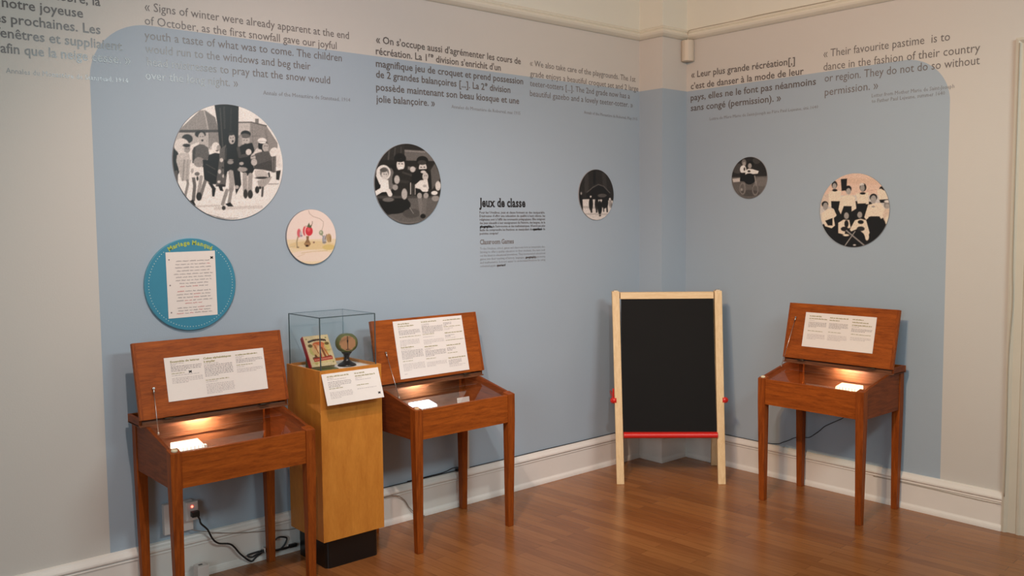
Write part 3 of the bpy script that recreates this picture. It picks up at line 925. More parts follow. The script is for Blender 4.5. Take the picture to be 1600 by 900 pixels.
# the teal round panel with a pinned sheet
def teal_disc():
    uc, vc, R = -3.093, 1.2525, 0.1935
    TEAL = plain('teal_print', (64, 138, 164), 0.4, 0.4, 0.04, 25)
    TEAL_EDGE = plain('teal_board_edge', (92, 156, 176), 0.5, 0.4, 0.04, 25)
    DOT = plain('pale_dots', (196, 214, 206), 0.5, 0.3, 0.02)
    LIME = plain('lime_lettering', (176, 190, 84), 0.5, 0.3, 0.02)
    F = FRAME_L @ Matrix.Translation((uc, vc, 0))
    T = 0.012
    mb = MB()
    seg = 96
    rings = [[mb.bm.verts.new(F @ Vector((r * math.cos(2 * math.pi * k / seg), r * math.sin(2 * math.pi * k / seg), z))) for k in range(seg)] for r, z in [(R, -0.0012), (R, T - 0.002), (R - 0.002, T)]]
    for i in range(2):
        fs = []
        for k in range(seg):
            j = (k + 1) % seg
            fs.append(mb.bm.faces.new((rings[i][k], rings[i][j], rings[i + 1][j], rings[i + 1][k])))
        mb._finish(fs, TEAL_EDGE)
    mb._finish([mb.bm.faces.new(rings[-1])], TEAL)
    mb._finish([mb.bm.faces.new(rings[0][::-1])], TEAL_EDGE)
    # dotted ring, broken at the top for the title
    n = 92
    for k in range(n):
        a = 2 * math.pi * k / n
        if abs(((a - math.pi / 2 + math.pi) % (2 * math.pi)) - math.pi) < math.radians(37):
            continue
        c = Vector((0.1775 * math.cos(a), 0.1775 * math.sin(a), T + 0.0004))
        mb._finish([mb.bm.faces.new([mb.bm.verts.new(F @ (c + 0.0019 * Vector((math.cos(t), math.sin(t), 0)))) for t in [2 * math.pi * i / 8 for i in range(8)]])], DOT)
    o = mb.build('round_panel')
    tag(o, 'round teal panel with a dotted rim and a white handwritten sheet, above the leftmost desk', 'wall panel')
    # title bent along the rim
    mt = MB()
    text = 'Mariage Manqué'
    adv = [0.030, 0.018, 0.014, 0.011, 0.019, 0.0185, 0.0185, 0.010, 0.030, 0.018, 0.020, 0.019, 0.020, 0.0185]
    tot = sum(adv)
    rr = 0.1665
    s = 0.0
    for ch, w in zip(text, adv):
        if ch != ' ':
            ang = (s + w / 2 - tot / 2) / rr * 0.72
            me = glyph_mesh(ch, 0.0250, 0.0011, 2)
            a, b = mesh_bounds(me)
            M = F @ Matrix.Rotation(-ang, 4, 'Z') @ Matrix.Translation((-(a + b) / 2, rr - 0.0, T + 0.0006))
            mt.add_mesh(me, M, LIME)
            bpy.data.meshes.remove(me)
        s += w
    mt.build('title_lettering', LIME, o)
    # the sheet
    ms = MB()
    Fs = F @ Matrix.Translation((0.001, 0.001, T)) @ Matrix.Rotation(math.radians(0.6), 4, 'Z')
    w, h = 0.1045, 0.137
    for f in ms.box((-w, -h, 0.0003), (w, h, 0.0012), PAPER):
        pass
    rnd = random.Random(5)

    def squiggle(x, y, ln, mat, th=0.0011, amp=0.0024):
        """a handwritten word: a thin ribbon of loops"""
        k = max(3, int(ln / 0.0022))
        pts = []
        for i in range(k + 1):
            t = i / k
            pts.append((x + ln * t, y + (amp if i % 2 else -amp * 0.7) * (0.55 + 0.9 * rnd.random())))
        for (xa, ya), (xb, yb) in zip(pts[:-1], pts[1:]):
            d = Vector((xb - xa, yb - ya, 0))
            nn = Vector((-d.y, d.x, 0)).normalized() * th / 2
            A, B = Vector((xa, ya, 0.0016)), Vector((xb, yb, 0.0016))
            ms._finish([ms.bm.faces.new([ms.bm.verts.new(q) for q in (A - nn, B - nn, B + nn, A + nn)])], mat)
    rows = [(0.098, 0.86, ''), (0.0845, 0.9, 'r'), (0.071, 0.92, ''), (0.0575, 0.84, ''), (0.044, 1.0, ''), (0.031, 0.9, ''), (0.018, 0.92, ''), (0.005, 0.74, ''), (-0.008, 0.72, 'rr'),
            (-0.028, 0.86, 'r'), (-0.041, 0.9, 'r'), (-0.054, 0.84, 'r'), (-0.067, 0.92, 'rr'), (-0.079, 0.5, 'rrr'), (-0.097, 0.9, 'r'), (-0.109, 0.86, 'r'), (-0.120, 0.94, 'rr')]
    for y, wd, reds in rows:
        ln = 0.165 * wd
        x = -ln / 2 + 0.008
        end = x + ln
        words = []
        while x < end - 0.006:
            q = min(rnd.uniform(0.010, 0.030), end - x)
            words.append((x, q))
            x += q + 0.005
        nred = {'': 0, 'r': 1, 'rr': 2, 'rrr': 5}[reds]
        ri = set(rnd.sample(range(len(words)), min(nred, len(words))))
        for i, (xx, q) in enumerate(words):
            squiggle(xx, y, q, INK_RED if i in ri else INK, 0.0012)
    for y in (0.106, 0.0, -0.113):
        ms._finish([ms.bm.faces.new([ms.bm.verts.new((-0.092 + 0.0032 * math.cos(t), y + 0.0032 * math.sin(t), 0.0016)) for t in [2 * math.pi * i / 12 for i in range(12)]])], INK)
    # small dark mark in the upper right of the sheet
    for a in (40, -40):
        M = Matrix.Translation((0.089, 0.108, 0)) @ Matrix.Rotation(math.radians(a), 4, 'Z')
        ms._finish([ms.bm.faces.new([ms.bm.verts.new(M @ Vector(q)) for q in ((-0.007, -0.0022, 0.0016), (0.007, -0.0022, 0.0016), (0.007, 0.0022, 0.0016), (-0.007, 0.0022, 0.0016))])], INK_BLACK)
    for v in ms.bm.verts:
        v.co = Fs @ v.co
    sh = ms.build('handwritten_sheet', PAPER, o)
    sh['label'] = 'white sheet with handwriting in grey and red'


teal_disc()


# ------------------------------------------------------------------ wall lettering
def quote(frame, lines, attrs, size, asize, mat, label, offset=0.0):
    xm = min(l[1] if l[1] is not None else l[2] for l in lines)
    o = empty('wall_quote', frame @ Vector((xm, lines[-1][4], 0)), 0.0, label, 'lettering')
    inv = Matrix.Translation(-o.location)
    for name, rows, sz, m, off, res in (('text_line', lines, size, mat, offset, 2), ('source_line', attrs, asize, VINYL_SMALL, 0.0, 1)):
        for t, x0, x1, z0, z1 in rows:
            mb = MB()
            place_line(mb, inv @ frame, t, x0, z0 if z0 is not None else z1, x1, sz, m, off, res, z1 if z0 is not None else None)
            mb.build(name, m, o, normals=False)
    return o


quote(FRAME_L, [("d'octobre, la", None, -3.408, None, 2.353), ("notre joyeuse", -3.750, -3.473, 2.300, 2.299), ("semaines", None, -3.738, None, 2.243), ("prochaines. Les", -3.723, -3.412, 2.243, 2.245),
                ("fenêtres et suppliaient", -3.774, -3.333, 2.190, 2.191), ("afin que la neige cesse. »", -3.762, -3.303, 2.135, 2.140)],
      [("Annales du Monastère de Stanstead, 1914", -3.748, -3.315, 2.063, 2.066)], 0.048, 0.026, VINYL,
      'grey French lettering cut off by the left edge, crossing the rounded blue corner', 0.0006)
quote(FRAME_L, [("« Signs of winter were already apparent at the end", -3.239, -2.301, 2.361, 2.365), ("of October, as the first snowfall gave our joyful", -3.241, -2.368, 2.306, 2.310),
                ("youth a taste of what was to come. The children", -3.244, -2.342, 2.248, 2.257), ("would run to the windows and beg their", -3.243, -2.506, 2.195, 2.202),
                ("head mistresses to pray that the snow would", -3.238, -2.407, 2.143, 2.148), ("over the long night. »", -3.247, -2.856, 2.088, 2.093)],
      [("Annals of the Monastère de Stanstead, 1914", -2.741, -2.302, 2.071, 2.074)], 0.046, 0.024, VINYL_THIN,
      'grey English lettering about signs of winter, above the largest round photograph', 0.0)
quote(FRAME_L, [("« On s'occupe aussi d'agrémenter les cours de", -2.152, -1.221, 2.367, 2.364), ("récréation. La 1ʳᵉ division s'enrichit d'un", -2.154, -1.366, 2.312, 2.314),
                ("magnifique jeu de croquet et prend possession", -2.155, -1.205, 2.253, 2.257), ("de 2 grandes balançoires [...]. La 2ᵉ division", -2.156, -1.299, 2.202, 2.202),
                ("possède maintenant son beau kiosque et une", -2.157, -1.236, 2.141, 2.148), ("jolie balançoire. »", -2.158, -1.808, 2.084, 2.091)],
      [("Annales du Monastère de Roberval, mai 1915", -1.703, -1.227, 2.090, 2.089)], 0.046, 0.024, VINYL,
      'grey French lettering about recreation and swings, above the photograph of girls with dolls', 0.0006)
quote(FRAME_L, [("« We also take care of the playgrounds. The 1st", -1.153, -0.273, 2.364, 2.358), ("grade enjoys a beautiful croquet set and 2 large", -1.153, -0.247, 2.306, 2.302),
                ("teeter-totters [...]. The 2nd grade now has a", -1.154, -0.325, 2.253, 2.251), ("beautiful gazebo and a lovely teeter-totter. »", -1.155, -0.298, 2.198, 2.199)],
      [("Annals of the Monastère de Roberval, May 1915", -0.728, -0.255, 2.132, 2.123)], 0.044, 0.024, VINYL_THIN,
      'grey English lettering about playgrounds and teeter-totters, just left of the corner pillar', 0.0)
quote(FRAME_R, [("« Leur plus grande récréation[,]", 0.218, 0.936, 2.382, 2.368), ("c'est de danser à la mode de leur", 0.215, 0.991, 2.312, 2.305),
                ("pays, elles ne le font pas néanmoins", 0.215, 1.067, 2.242, 2.239), ("sans congé (permission). »", 0.216, 0.850, 2.179, 2.174)],
      [("Lettre de Mère Marie de Saint-Joseph au Père Paul Lejeune, été 1640", 0.359, 1.083, 2.109, 2.109)], 0.052, 0.024, VINYL,
      'grey French lettering about dancing, on the right wall beside the corner pillar', 0.0006)
quote(FRAME_R, [("« Their favourite pastime  is to", 1.110, 1.782, 2.379, 2.366), ("dance in the fashion of their country", 1.111, 1.924, 2.309, 2.291),
                ("or region. They do not do so without", 1.119, 1.924, 2.247, 2.232), ("permission. »", 1.121, 1.422, 2.172, 2.175)],
      [("Letter from Mother Marie de Saint-Joseph", 1.388, 1.809, 2.134, 2.134), ("to Father Paul Lejeune, summer 1640", 1.389, 1.765, 2.105, 2.106)], 0.056, 0.026, VINYL_THIN,
      'grey English lettering about a favourite pastime, crossing the upper right blue corner', 0.0)

# serif headings: bold letters with slab serifs added at the stem ends. (xfrac, level) level 0 baseline, 1 x-height, 2 ascender
SER = {'J': [(0.72, 2)], 'C': [], 'G': [], 'e': [], 'u': [(0.1, 1), (0.85, 1), (0.95, 0)], 'x': [(0.12, 1), (0.88, 1), (0.12, 0), (0.88, 0)], 'd': [(0.8, 2), (0.95, 0)], 'c': [], 'l': [(0.4, 2), (0.5, 0)],
       'a': [(0.95, 0)], 's': [], 'r': [(0.1, 1), (0.2, 0)], 'o': [], 'm': [(0.04, 1), (0.07, 0), (0.5, 0), (0.93, 0)]}


def serif_line(mb, frame, text, x0, y0, x1, size, mat, offset):
    top = []
    for ref in 'dx':
        rm = glyph_mesh(ref, size, 0.0, 3)
        top.append(max(v.co.y for v in rm.vertices))
        bpy.data.meshes.remove(rm)
    cap, xh = top
    items, x = [], 0.0
    for ch in text:
        if ch == ' ':
            x += size * 0.27
            continue
        me = glyph_mesh(ch, size, offset, 3)
        a, b = mesh_bounds(me)
        items.append((ch, me, a, b, x))
        x += (b - a) + size * 0.055
    tot = x - size * 0.055
    k = (x1 - x0) / tot
    for ch, me, a, b, xx in items:
        L = Matrix(((k, 0, 0, x0 + (xx - a) * k), (0, 1, 0, y0), (0, 0, 1, 0), (0, 0, 0, 1)))
        mb.add_mesh(me, frame @ L, mat)
        bpy.data.meshes.remove(me)
        for fr, lev in SER.get(ch, []):
            cx = x0 + (xx + (b - a) * fr) * k
            y = y0 + (0 if lev == 0 else xh if lev == 1 else cap)
            hw, ht = size * 0.10 * k, size * 0.042
            ya, yb = (y - offset, y + ht) if lev == 0 else (y - ht, y + offset)
            mb._finish([mb.bm.faces.new([mb.bm.verts.new(frame @ Vector(q)) for q in ((cx - hw, ya, 0.0002), (cx + hw, ya, 0.0002), (cx + hw, yb, 0.0002), (cx - hw, yb, 0.0002))])], mat)


jo = empty('wall_text_panel', (-1.526, -0.0012, 1.25), 0.0, 'Jeux de classe heading with two paragraphs of small grey lettering, right of the dolls photograph', 'lettering')
JF = Matrix.Translation(-jo.location) @ FRAME_L
mb = MB()
serif_line(mb, JF, 'Jeux de classe', -1.526, 1.5845, -1.196, 0.066, VINYL_BLACK, 0.0021)
mb.build('heading', VINYL_BLACK, jo, normals=False)
FR1 = ["Pour les Ursulines, jeux et classe forment un duo inséparable.", "Désireuses d'offrir une éducation de qualité à leurs élèves, les",
       "religieuses sont à l'affût des nouveautés pédagogiques. Elles intègrent", "des jeux éducatifs à leur enseignement de l'histoire, des langues, de la",
       "géographie, de l'astronomie et des mathématiques. N'est-il pas plus", "facile de comprendre les fractions en manipulant des quartiers de", "pomme coupée?"]
EN1 = ["To the Ursulines, school, games and classroom form an inseparable duo.", "Striving to offer a quality education to their students, the nuns seek",
       "out the latest in educational innovations. They incorporated educational", "games into their teaching of history, languages, geography, astronomy",
       "and mathematics. Is it not easier to understand fractions by using", "coloured apple quarters?"]
for i, t in enumerate(FR1):
    y = 1.548 - i * 0.0187
    mb = MB()
    place_line(mb, JF, t, -1.525, y, -1.046 if i < 6 else -1.395, 0.0165, VINYL, 0.0003, 1)
    if i == 4:
        place_line(mb, JF, "géographie,", -1.525, y, -1.436, 0.0165, VINYL_BLACK, 0.0009, 1)
    if i == 5:
        place_line(mb, JF, "quartiers", -1.142, y, -1.069, 0.0165, VINYL_BLACK, 0.0009, 1)
    mb.build('text_line', VINYL, jo, normals=False)
mb = MB()
serif_line(mb, JF, 'Classroom Games', -1.524, 1.384, -1.284, 0.036, VINYL_THIN, 0.0008)
mb.build('subheading', VINYL_THIN, jo, normals=False)
for i, t in enumerate(EN1):
    y = 1.355 - i * 0.0187
    mb = MB()
    place_line(mb, JF, t, -1.525, y, -1.047 if i < 5 else -1.345, 0.0165, VINYL_SMALL, 0.0, 1)
    if i == 3:
        place_line(mb, JF, "geography,", -1.198, y, -1.116, 0.0165, VINYL, 0.0007, 1)
    if i == 5:
        place_line(mb, JF, "quarters?", -1.408, y, -1.345, 0.0165, VINYL, 0.0007, 1)
    mb.build('text_line', VINYL_SMALL, jo, normals=False)


# ------------------------------------------------------------------ label sheets (flat, local x right, y up, z out)
def sheet_mesh(w, h, blocks, seed, thick=0.0022, marks=()):
    """blocks: (kind, u0, u1, v, text-or-width[, lines, pitch]); u, v in 0..1 from the upper left"""
    mb = MB()
    mb.box((-w / 2, -h / 2, 0.0), (w / 2, h / 2, thick), PAPER)
    rnd = random.Random(seed)
    Z = thick + 0.0004
    frame = Matrix.Translation((0, 0, Z))

    def bar(x0, x1, y, ht, mat):
        mb._finish([mb.bm.faces.new([mb.bm.verts.new((a, b, Z)) for a, b in ((x0, y), (x1, y), (x1, y + ht), (x0, y + ht))])], mat)

    def words(x0, x1, y, ht, mat, lo=0.004, hi=0.013):
        x = x0
        while x < x1 - 0.002:
            q = min(rnd.uniform(lo, hi), x1 - x)
            # each word: a run of letter strokes
            s = x
            while s < x + q - 0.0006:
                t = rnd.uniform(0.0010, 0.0019)
                bar(s, min(s + t, x + q), y, ht * rnd.choice((1.0, 1.0, 1.0, 1.5)), mat)
                s += t + 0.0005
            x += q + 0.0024

    for b in blocks:
        kind, u0, u1, v = b[:4]
        x0, x1 = (u0 - 0.5) * w, (u1 - 0.5) * w
        y = (0.5 - v) * h
        if kind == 'T':
            place_line(mb, frame, b[4], x0, y, x1, b[5], INK_OLIVE, 0.0003, 2)
        elif kind == 'h':
            words(x0, x1, y, 0.0042, INK_OLIVE, 0.008, 0.022)
        elif kind == 's':
            words(x0, x1, y, 0.0026, INK_OLIVE, 0.008, 0.02)
        else:
            n = b[4]
            pitch = (b[5] if len(b) > 5 else 0.0062)
            for i in range(n):
                e1 = x1 if i < n - 1 or n < 2 else x0 + (x1 - x0) * rnd.uniform(0.3, 0.8)
                words(x0, e1, y - i * pitch, 0.0024, INK if kind == 'b' else INK_LIGHT)
    for (u, v) in marks:
        c = Vector(((u - 0.5) * w, (0.5 - v) * h, 0))
        for a in (35, -35):
            M = Matrix.Translation(c) @ Matrix.Rotation(math.radians(a), 4, 'Z')
            mb._finish([mb.bm.faces.new([mb.bm.verts.new(M @ Vector(q)) for q in ((-0.007, -0.0022, Z), (0.007, -0.0022, Z), (0.007, 0.0022, Z), (-0.007, 0.0022, Z))])], INK_BLACK)
    return mb


LAB_LEFT = [('T', 0.055, 0.335, 0.125, 'Ensemble de lettres', 0.0105), ('l', 0.055, 0.18, 0.16, 2, 0.005), ('b', 0.055, 0.35, 0.225, 4), ('s', 0.055, 0.18, 0.385), ('l', 0.055, 0.33, 0.43, 1), ('l', 0.055, 0.35, 0.495, 4),
            ('T', 0.375, 0.655, 0.125, 'Cubes alphabétiques', 0.0105), ('T', 0.375, 0.49, 0.20, 'à empiler', 0.0105), ('l', 0.375, 0.52, 0.24, 1), ('b', 0.375, 0.66, 0.28, 8), ('s', 0.375, 0.61, 0.625), ('l', 0.375, 0.5, 0.665, 1), ('l', 0.375, 0.66, 0.72, 7),
            ('h', 0.70, 0.93, 0.12), ('l', 0.70, 0.79, 0.16, 2, 0.005), ('b', 0.70, 0.98, 0.225, 3), ('s', 0.70, 0.87, 0.36), ('l', 0.70, 0.78, 0.4, 1), ('l', 0.70, 0.97, 0.455, 3)]
LAB_MID = [('h', 0.06, 0.22, 0.065), ('h', 0.06, 0.28, 0.105), ('l', 0.06, 0.15, 0.135, 2, 0.005), ('b', 0.06, 0.36, 0.18, 4), ('s', 0.06, 0.36, 0.29), ('l', 0.06, 0.33, 0.35, 5), ('h', 0.06, 0.24, 0.475), ('l', 0.06, 0.2, 0.505, 1), ('b', 0.06, 0.36, 0.535, 7), ('s', 0.06, 0.2, 0.71), ('l', 0.06, 0.36, 0.76, 6), ('l', 0.06, 0.1, 0.93, 1),
           ('h', 0.39, 0.61, 0.065), ('l', 0.39, 0.5, 0.1, 3, 0.005), ('b', 0.39, 0.69, 0.15, 6), ('s', 0.39, 0.56, 0.285), ('l', 0.39, 0.55, 0.33, 1), ('l', 0.39, 0.69, 0.385, 4), ('h', 0.39, 0.58, 0.505), ('l', 0.39, 0.53, 0.535, 2, 0.005), ('b', 0.39, 0.69, 0.58, 5), ('s', 0.39, 0.53, 0.715), ('l', 0.39, 0.68, 0.78, 4),
           ('h', 0.71, 0.98, 0.07), ('b', 0.71, 0.83, 0.115, 3), ('s', 0.71, 0.96, 0.185), ('l', 0.71, 0.85, 0.215, 2), ('h', 0.71, 0.98, 0.30), ('b', 0.71, 0.85, 0.34, 2), ('l', 0.71, 0.86, 0.39, 1), ('s', 0.71, 0.98, 0.43), ('h', 0.71, 0.92, 0.525), ('b', 0.71, 0.84, 0.57, 3), ('s', 0.71, 0.86, 0.66), ('h', 0.71, 0.97, 0.755), ('b', 0.71, 0.9, 0.79, 4), ('l', 0.71, 0.96, 0.88, 2)]
LAB_RIGHT = [('h', 0.06, 0.24, 0.115), ('h', 0.06, 0.32, 0.185), ('l', 0.06, 0.14, 0.23, 1), ('b', 0.06, 0.32, 0.29, 5), ('s', 0.06, 0.28, 0.54), ('l', 0.06, 0.32, 0.64, 5),
             ('h', 0.36, 0.62, 0.125), ('h', 0.36, 0.5, 0.195), ('b', 0.36, 0.63, 0.28, 5), ('s', 0.36, 0.54, 0.53), ('l', 0.36, 0.63, 0.62, 5),
             ('h', 0.68, 0.83, 0.12), ('h', 0.68, 0.9, 0.2), ('h', 0.68, 0.95, 0.28), ('l', 0.68, 0.78, 0.32, 1), ('b', 0.68, 0.96, 0.38, 3), ('s', 0.68, 0.96, 0.53), ('l', 0.68, 0.96, 0.62, 3)]
LAB_PED = [('h', 0.08, 0.46, 0.12), ('l', 0.08, 0.2, 0.17, 1), ('l', 0.08, 0.4, 0.215, 1), ('b', 0.08, 0.48, 0.29, 4, 0.0068), ('s', 0.08, 0.32, 0.50), ('l', 0.08, 0.47, 0.62, 5, 0.0062),
           ('h', 0.56, 0.74, 0.12), ('h', 0.56, 0.92, 0.21), ('l', 0.56, 0.68, 0.26, 2, 0.005), ('l', 0.56, 0.84, 0.33, 1), ('s', 0.56, 0.78, 0.50), ('l', 0.56, 0.9, 0.62, 1)]


# ------------------------------------------------------------------ the display desks
FRONT, BACKY, HW = -0.457, -0.042, 0.2965      # local: x across, y towards the wall (wall at 0), z up
ZF, ZB, ZP = 0.660, 0.718, 0.524                # box top at the front, at the back, underside of the panels
HINGE_Y, HINGE_Z = -0.200, 0.746
LID_DIR = Vector((0, 0.065, 0.287)).normalized()


def top_z(y):
    return ZF + (ZB - ZF) * min(1.0, max(0.0, (y - FRONT) / (-0.20 - FRONT)))


def make_leg(sx, front):
    mb = MB()
    w, d = 0.042, 0.042
    x1 = sx * HW
    x0 = sx * (HW - w)
    if front:
        y0, y1 = FRONT, FRONT + d
    else:
        y0, y1 = BACKY - d, BACKY
    xa, xb = min(x0, x1), max(x0, x1)
    ins_o, ins_i = 0.008, 0.003
    fxa = xa + (ins_i if sx > 0 else ins_o)
    fxb = xb - (ins_o if sx > 0 else ins_i)
    fya, fyb = (y0 + 0.008, y1 - 0.004) if front else (y0 + 0.006, y1 - 0.006)
    zt = (lambda y: top_z(y) + (0.002 if front else 0.0))
    if front:
        mb.hexa([(xa, y0, ZP), (xb, y0, ZP), (xb, y1, ZP), (xa, y1, ZP)], [(xa, y0, zt(y0)), (xb, y0, zt(y0)), (xb, y1, zt(y1)), (xa, y1, zt(y1))], TEAK_V, 0.0025)
    else:
        mb.hexa([(xa, y0, ZP), (xb, y0, ZP), (xb, y1, ZP), (xa, y1, ZP)], [(xa, y0, ZB), (xb, y0, ZB), (xb, y1, ZB), (xa, y1, ZB)], TEAK_V, 0.0025)
    mb.hexa([(fxa, fya, 0.0), (fxb, fya, 0.0), (fxb, fyb, 0.0), (fxa, fyb, 0.0)], [(xa, y0, ZP + 0.004), (xb, y0, ZP + 0.004), (xb, y1, ZP + 0.004), (xa, y1, ZP + 0.004)], TEAK_V, 0.0025)
    return mb


def make_desk(name, label, loc, rz, lid_w, sheet, bumper_x, rod, lab_seed, bump_mat, strip):
    t = empty(name, loc, rz, label, 'desk', 'small display desks with open lids')
    for sx in (-1, 1):
        make_leg(sx, True).build('leg', TEAK_V, t)
        make_leg(sx, False).build('leg', TEAK_V, t)
    xi = HW - 0.042
    mb = MB(); mb.box((-xi, FRONT + 0.004, ZP), (xi, FRONT + 0.020, ZF - 0.001), TEAK_H, 0.0015); mb.build('front_panel', TEAK_H, t)
    for sx in (-1, 1):
        mb = MB()
        xo, xn = sx * (HW - 0.004), sx * (HW - 0.018)
        y0, y1 = FRONT + 0.042, BACKY - 0.042
        pts = [(0, y0, ZP), (0, y1, ZP), (0, y1, ZB - 0.001), (0, -0.20, ZB - 0.001), (0, y0, top_z(y0))]
        mb.prism(pts, (min(xo, xn), 0, 0), (max(xo, xn), 0, 0), TEAK_D, 0.0012)
        mb.build('side_panel', TEAK_D, t)
    mb = MB(); mb.box((-xi, BACKY - 0.024, ZP), (xi, BACKY - 0.008, ZB), TEAK_DARK, 0.001); mb.box((-xi, BACKY - 0.028, 0.632), (xi, BACKY - 0.024, 0.640), TEAK_DARK); mb.build('back_panel', TEAK_DARK, t)
    mb = MB(); mb.box((-HW + 0.018, FRONT + 0.02, ZP + 0.008), (HW - 0.018, BACKY - 0.024, ZP + 0.018), TEAK_DARK); mb.build('bottom_board', TEAK_DARK, t)
    # the fixed trough along the back
    hw = lid_w / 2
    mb = MB()
    y0, y1, z0, z1 = -0.192, -0.052, ZB, 0.752
    mb.box((-hw, y0, z0), (hw, y1, z0 + 0.006), TEAK_DARK)
    mb.box((-hw + 0.011, y0 + 0.006, z0 + 0.005), (hw - 0.011, y0 + 0.016, z1 - 0.016), TEAK_DARK, 0.002)  # front bar in darker wood, the shade below the lid put into its colour
    mb.box((-hw, y1 - 0.012, z0 + 0.005), (hw, y1, z1), TEAK_H, 0.002)
    for sx in (-1, 1):
        a, b = sx * hw, sx * (hw - 0.011)
        mb.box((min(a, b), y0 + 0.010, z0), (max(a, b), y1 - 0.010, z1 + 0.001), TEAK_D, 0.002)
    mb.build('pencil_trough', TEAK_H, t)
    # lid: local frame x, along the lid, out of its inner face
    nrm = Vector((1, 0, 0)).cross(LID_DIR)          # points to the room and a little down
    M = Matrix(((1, 0, nrm.x, 0), (0, LID_DIR.y, nrm.y, HINGE_Y), (0, LID_DIR.z, nrm.z, HINGE_Z), (0, 0, 0, 1)))
    if (M.to_3x3() @ Vector((0, 0, 1))).y > 0:
        M = M @ Matrix.Scale(-1, 4, (0, 0, 1))
    H = 0.304
    mb = MB()
    mb.box((-hw, 0, -0.020), (hw, H, 0.0), TEAK_H, 0.003)
    # thin edge strips left and right of the inner face
    for sx in (-1, 1):
        a, b = sx * (hw - 0.001), sx * (hw - 0.014)
        mb.box((min(a, b), 0.001, -0.004), (max(a, b), H - 0.001, 0.0012), TEAK_V, 0.0008)
    for v in mb.bm.verts:
        v.co = M @ v.co
    lid = mb.build('lid', TEAK_H, t)
    u0, u1, v0, v1, blocks, marks = sheet
    ms = sheet_mesh(u1 - u0, v1 - v0, blocks, lab_seed, 0.0018, marks)
    F = M @ Matrix.Translation(((u0 + u1) / 2, (v0 + v1) / 2 + 0.011, 0.0006))
    for v in ms.bm.verts:
        v.co = F @ v.co
    so = ms.build('label_sheet', PAPER, lid, normals=False)
    so['label'] = 'white printed label sheet in three columns'
    # hinges
    for hx in (-0.2, 0.2):
        mb = MB()
        mb.box((hx - 0.022, -0.206, 0.7405), (hx + 0.022, -0.186, 0.7425), BRASS_DARK)
        mb.cyl((hx - 0.022, -0.204, 0.7420), (hx + 0.022, -0.204, 0.7420), 0.003, None, 10, BRASS_DARK)
        mb.build('hinge', BRASS_DARK, t)
    # thin stay rod
    (ru, rv), low = rod
    rv += 0.011
    top = M @ Vector((ru, rv, 0.006))
    mb = MB()
    mb.cyl(M @ Vector((ru, rv, 0.0)), M @ Vector((ru, rv, 0.009)), 0.0045, None, 10, STEEL)
    mb.cyl(top, top + (Vector(low) - top).normalized() * 0.022, 0.0034, None, 8, STEEL)
    mb.tube([top, low], 0.0014, 6, STEEL)
    mb.cyl(Vector(low) + Vector((0, 0, -0.006)), Vector(low) + Vector((0, 0, 0.004)), 0.0036, None, 8, STEEL)
    mb.build('stay_rod', STEEL, t)
    # felt stop on the front post
    mb = MB()
    zt = top_z(FRONT + 0.016) + 0.002
    mb.lathe([(0.0115, -0.003), (0.012, 0.004), (0.010, 0.0072), (0.004, 0.008)], (bumper_x, FRONT + 0.016, zt), 18, bump_mat)
    mb.build('felt_stop', bump_mat, t)
    # lit strip under the trough, washing the back panel
    gx, gy, rgb, power, nm = strip
    mb = MB()
    mb.box((gx - 0.055, gy - 0.016, ZB - 0.004), (gx + 0.055, gy + 0.014, ZB - 0.0005), PLASTIC)
    em = emission(nm, rgb, power)
    mb.hexa([(gx - 0.05, gy - 0.004, ZB - 0.0105), (gx + 0.05, gy - 0.004, ZB - 0.0105), (gx + 0.05, gy + 0.012, ZB - 0.008), (gx - 0.05, gy + 0.012, ZB - 0.008)],
            [(gx - 0.05, gy - 0.006, ZB - 0.0042), (gx + 0.05, gy - 0.006, ZB - 0.0042), (gx + 0.05, gy + 0.012, ZB - 0.0042), (gx - 0.05, gy + 0.012, ZB - 0.0042)], em)
    mb.build('light_strip', None, t)
    # glass pane over the box
    mb = MB()
    ya, yb = FRONT + 0.021, -0.185
    za, zb = ZF - 0.012, ZF - 0.012 + (yb - ya) * (ZB - ZF) / 0.257
    zb = min(zb, ZB - 0.008)
    gx = HW - 0.019
    mb.hexa([(-gx, ya, za - 0.003), (gx, ya, za - 0.003), (gx, yb, zb - 0.003), (-gx, yb, zb - 0.003)], [(-gx, ya, za), (gx, ya, za), (gx, yb, zb), (-gx, yb, zb)], GLASS)
    g = mb.build('glass_pane', GLASS, t)
    return t


def led_lamp(parent_loc, rz, x, w, label, rgb):
    """small light bar with a ribbed translucent cover, near the front of the desk"""
    R = Matrix.Translation(parent_loc) @ Matrix.Rotation(rz, 4, 'Z')
    y, z = -0.345, 0.634
    o = empty('led_lamp', R @ Vector((x, y, z)), rz, label, 'lamp', 'small lamps glowing inside the desks')
    mb = MB()
    mb.box((-w / 2, -0.030, 0.0), (w / 2, 0.040, 0.012), PLASTIC, 0.002)
    mb.box((w / 2, -0.012, 0.0), (w / 2 + 0.016, 0.012, 0.016), PLASTIC, 0.002)
    mb.box((-w / 2 + 0.01, -0.010, -(z - ZP - 0.0185)), (w / 2 - 0.01, 0.010, 0.0), PLASTIC)
    mb.build('housing', PLASTIC, o)
    mb = MB(); mb.prism([(0, -0.029, 0.0118), (0, 0.039, 0.0118), (0, 0.040, 0.030), (0, 0.036, 0.035), (0, -0.026, 0.0235)], (-w / 2 + 0.003, 0, 0), (w / 2 - 0.003, 0, 0), emission(label.split()[0] + '_cover', rgb, 2.6))
    mb.build('cover', None, o)
    # ribs of the cover
    mb = MB()
    for k in range(7):
        rx = -w / 2 + 0.010 + k * (w - 0.020) / 6
        mb.box((rx - 0.001, -0.0305, 0.004), (rx + 0.001, -0.0285, 0.0235), PLASTIC)
    mb.build('cover_ribs', PLASTIC, o)
    return o


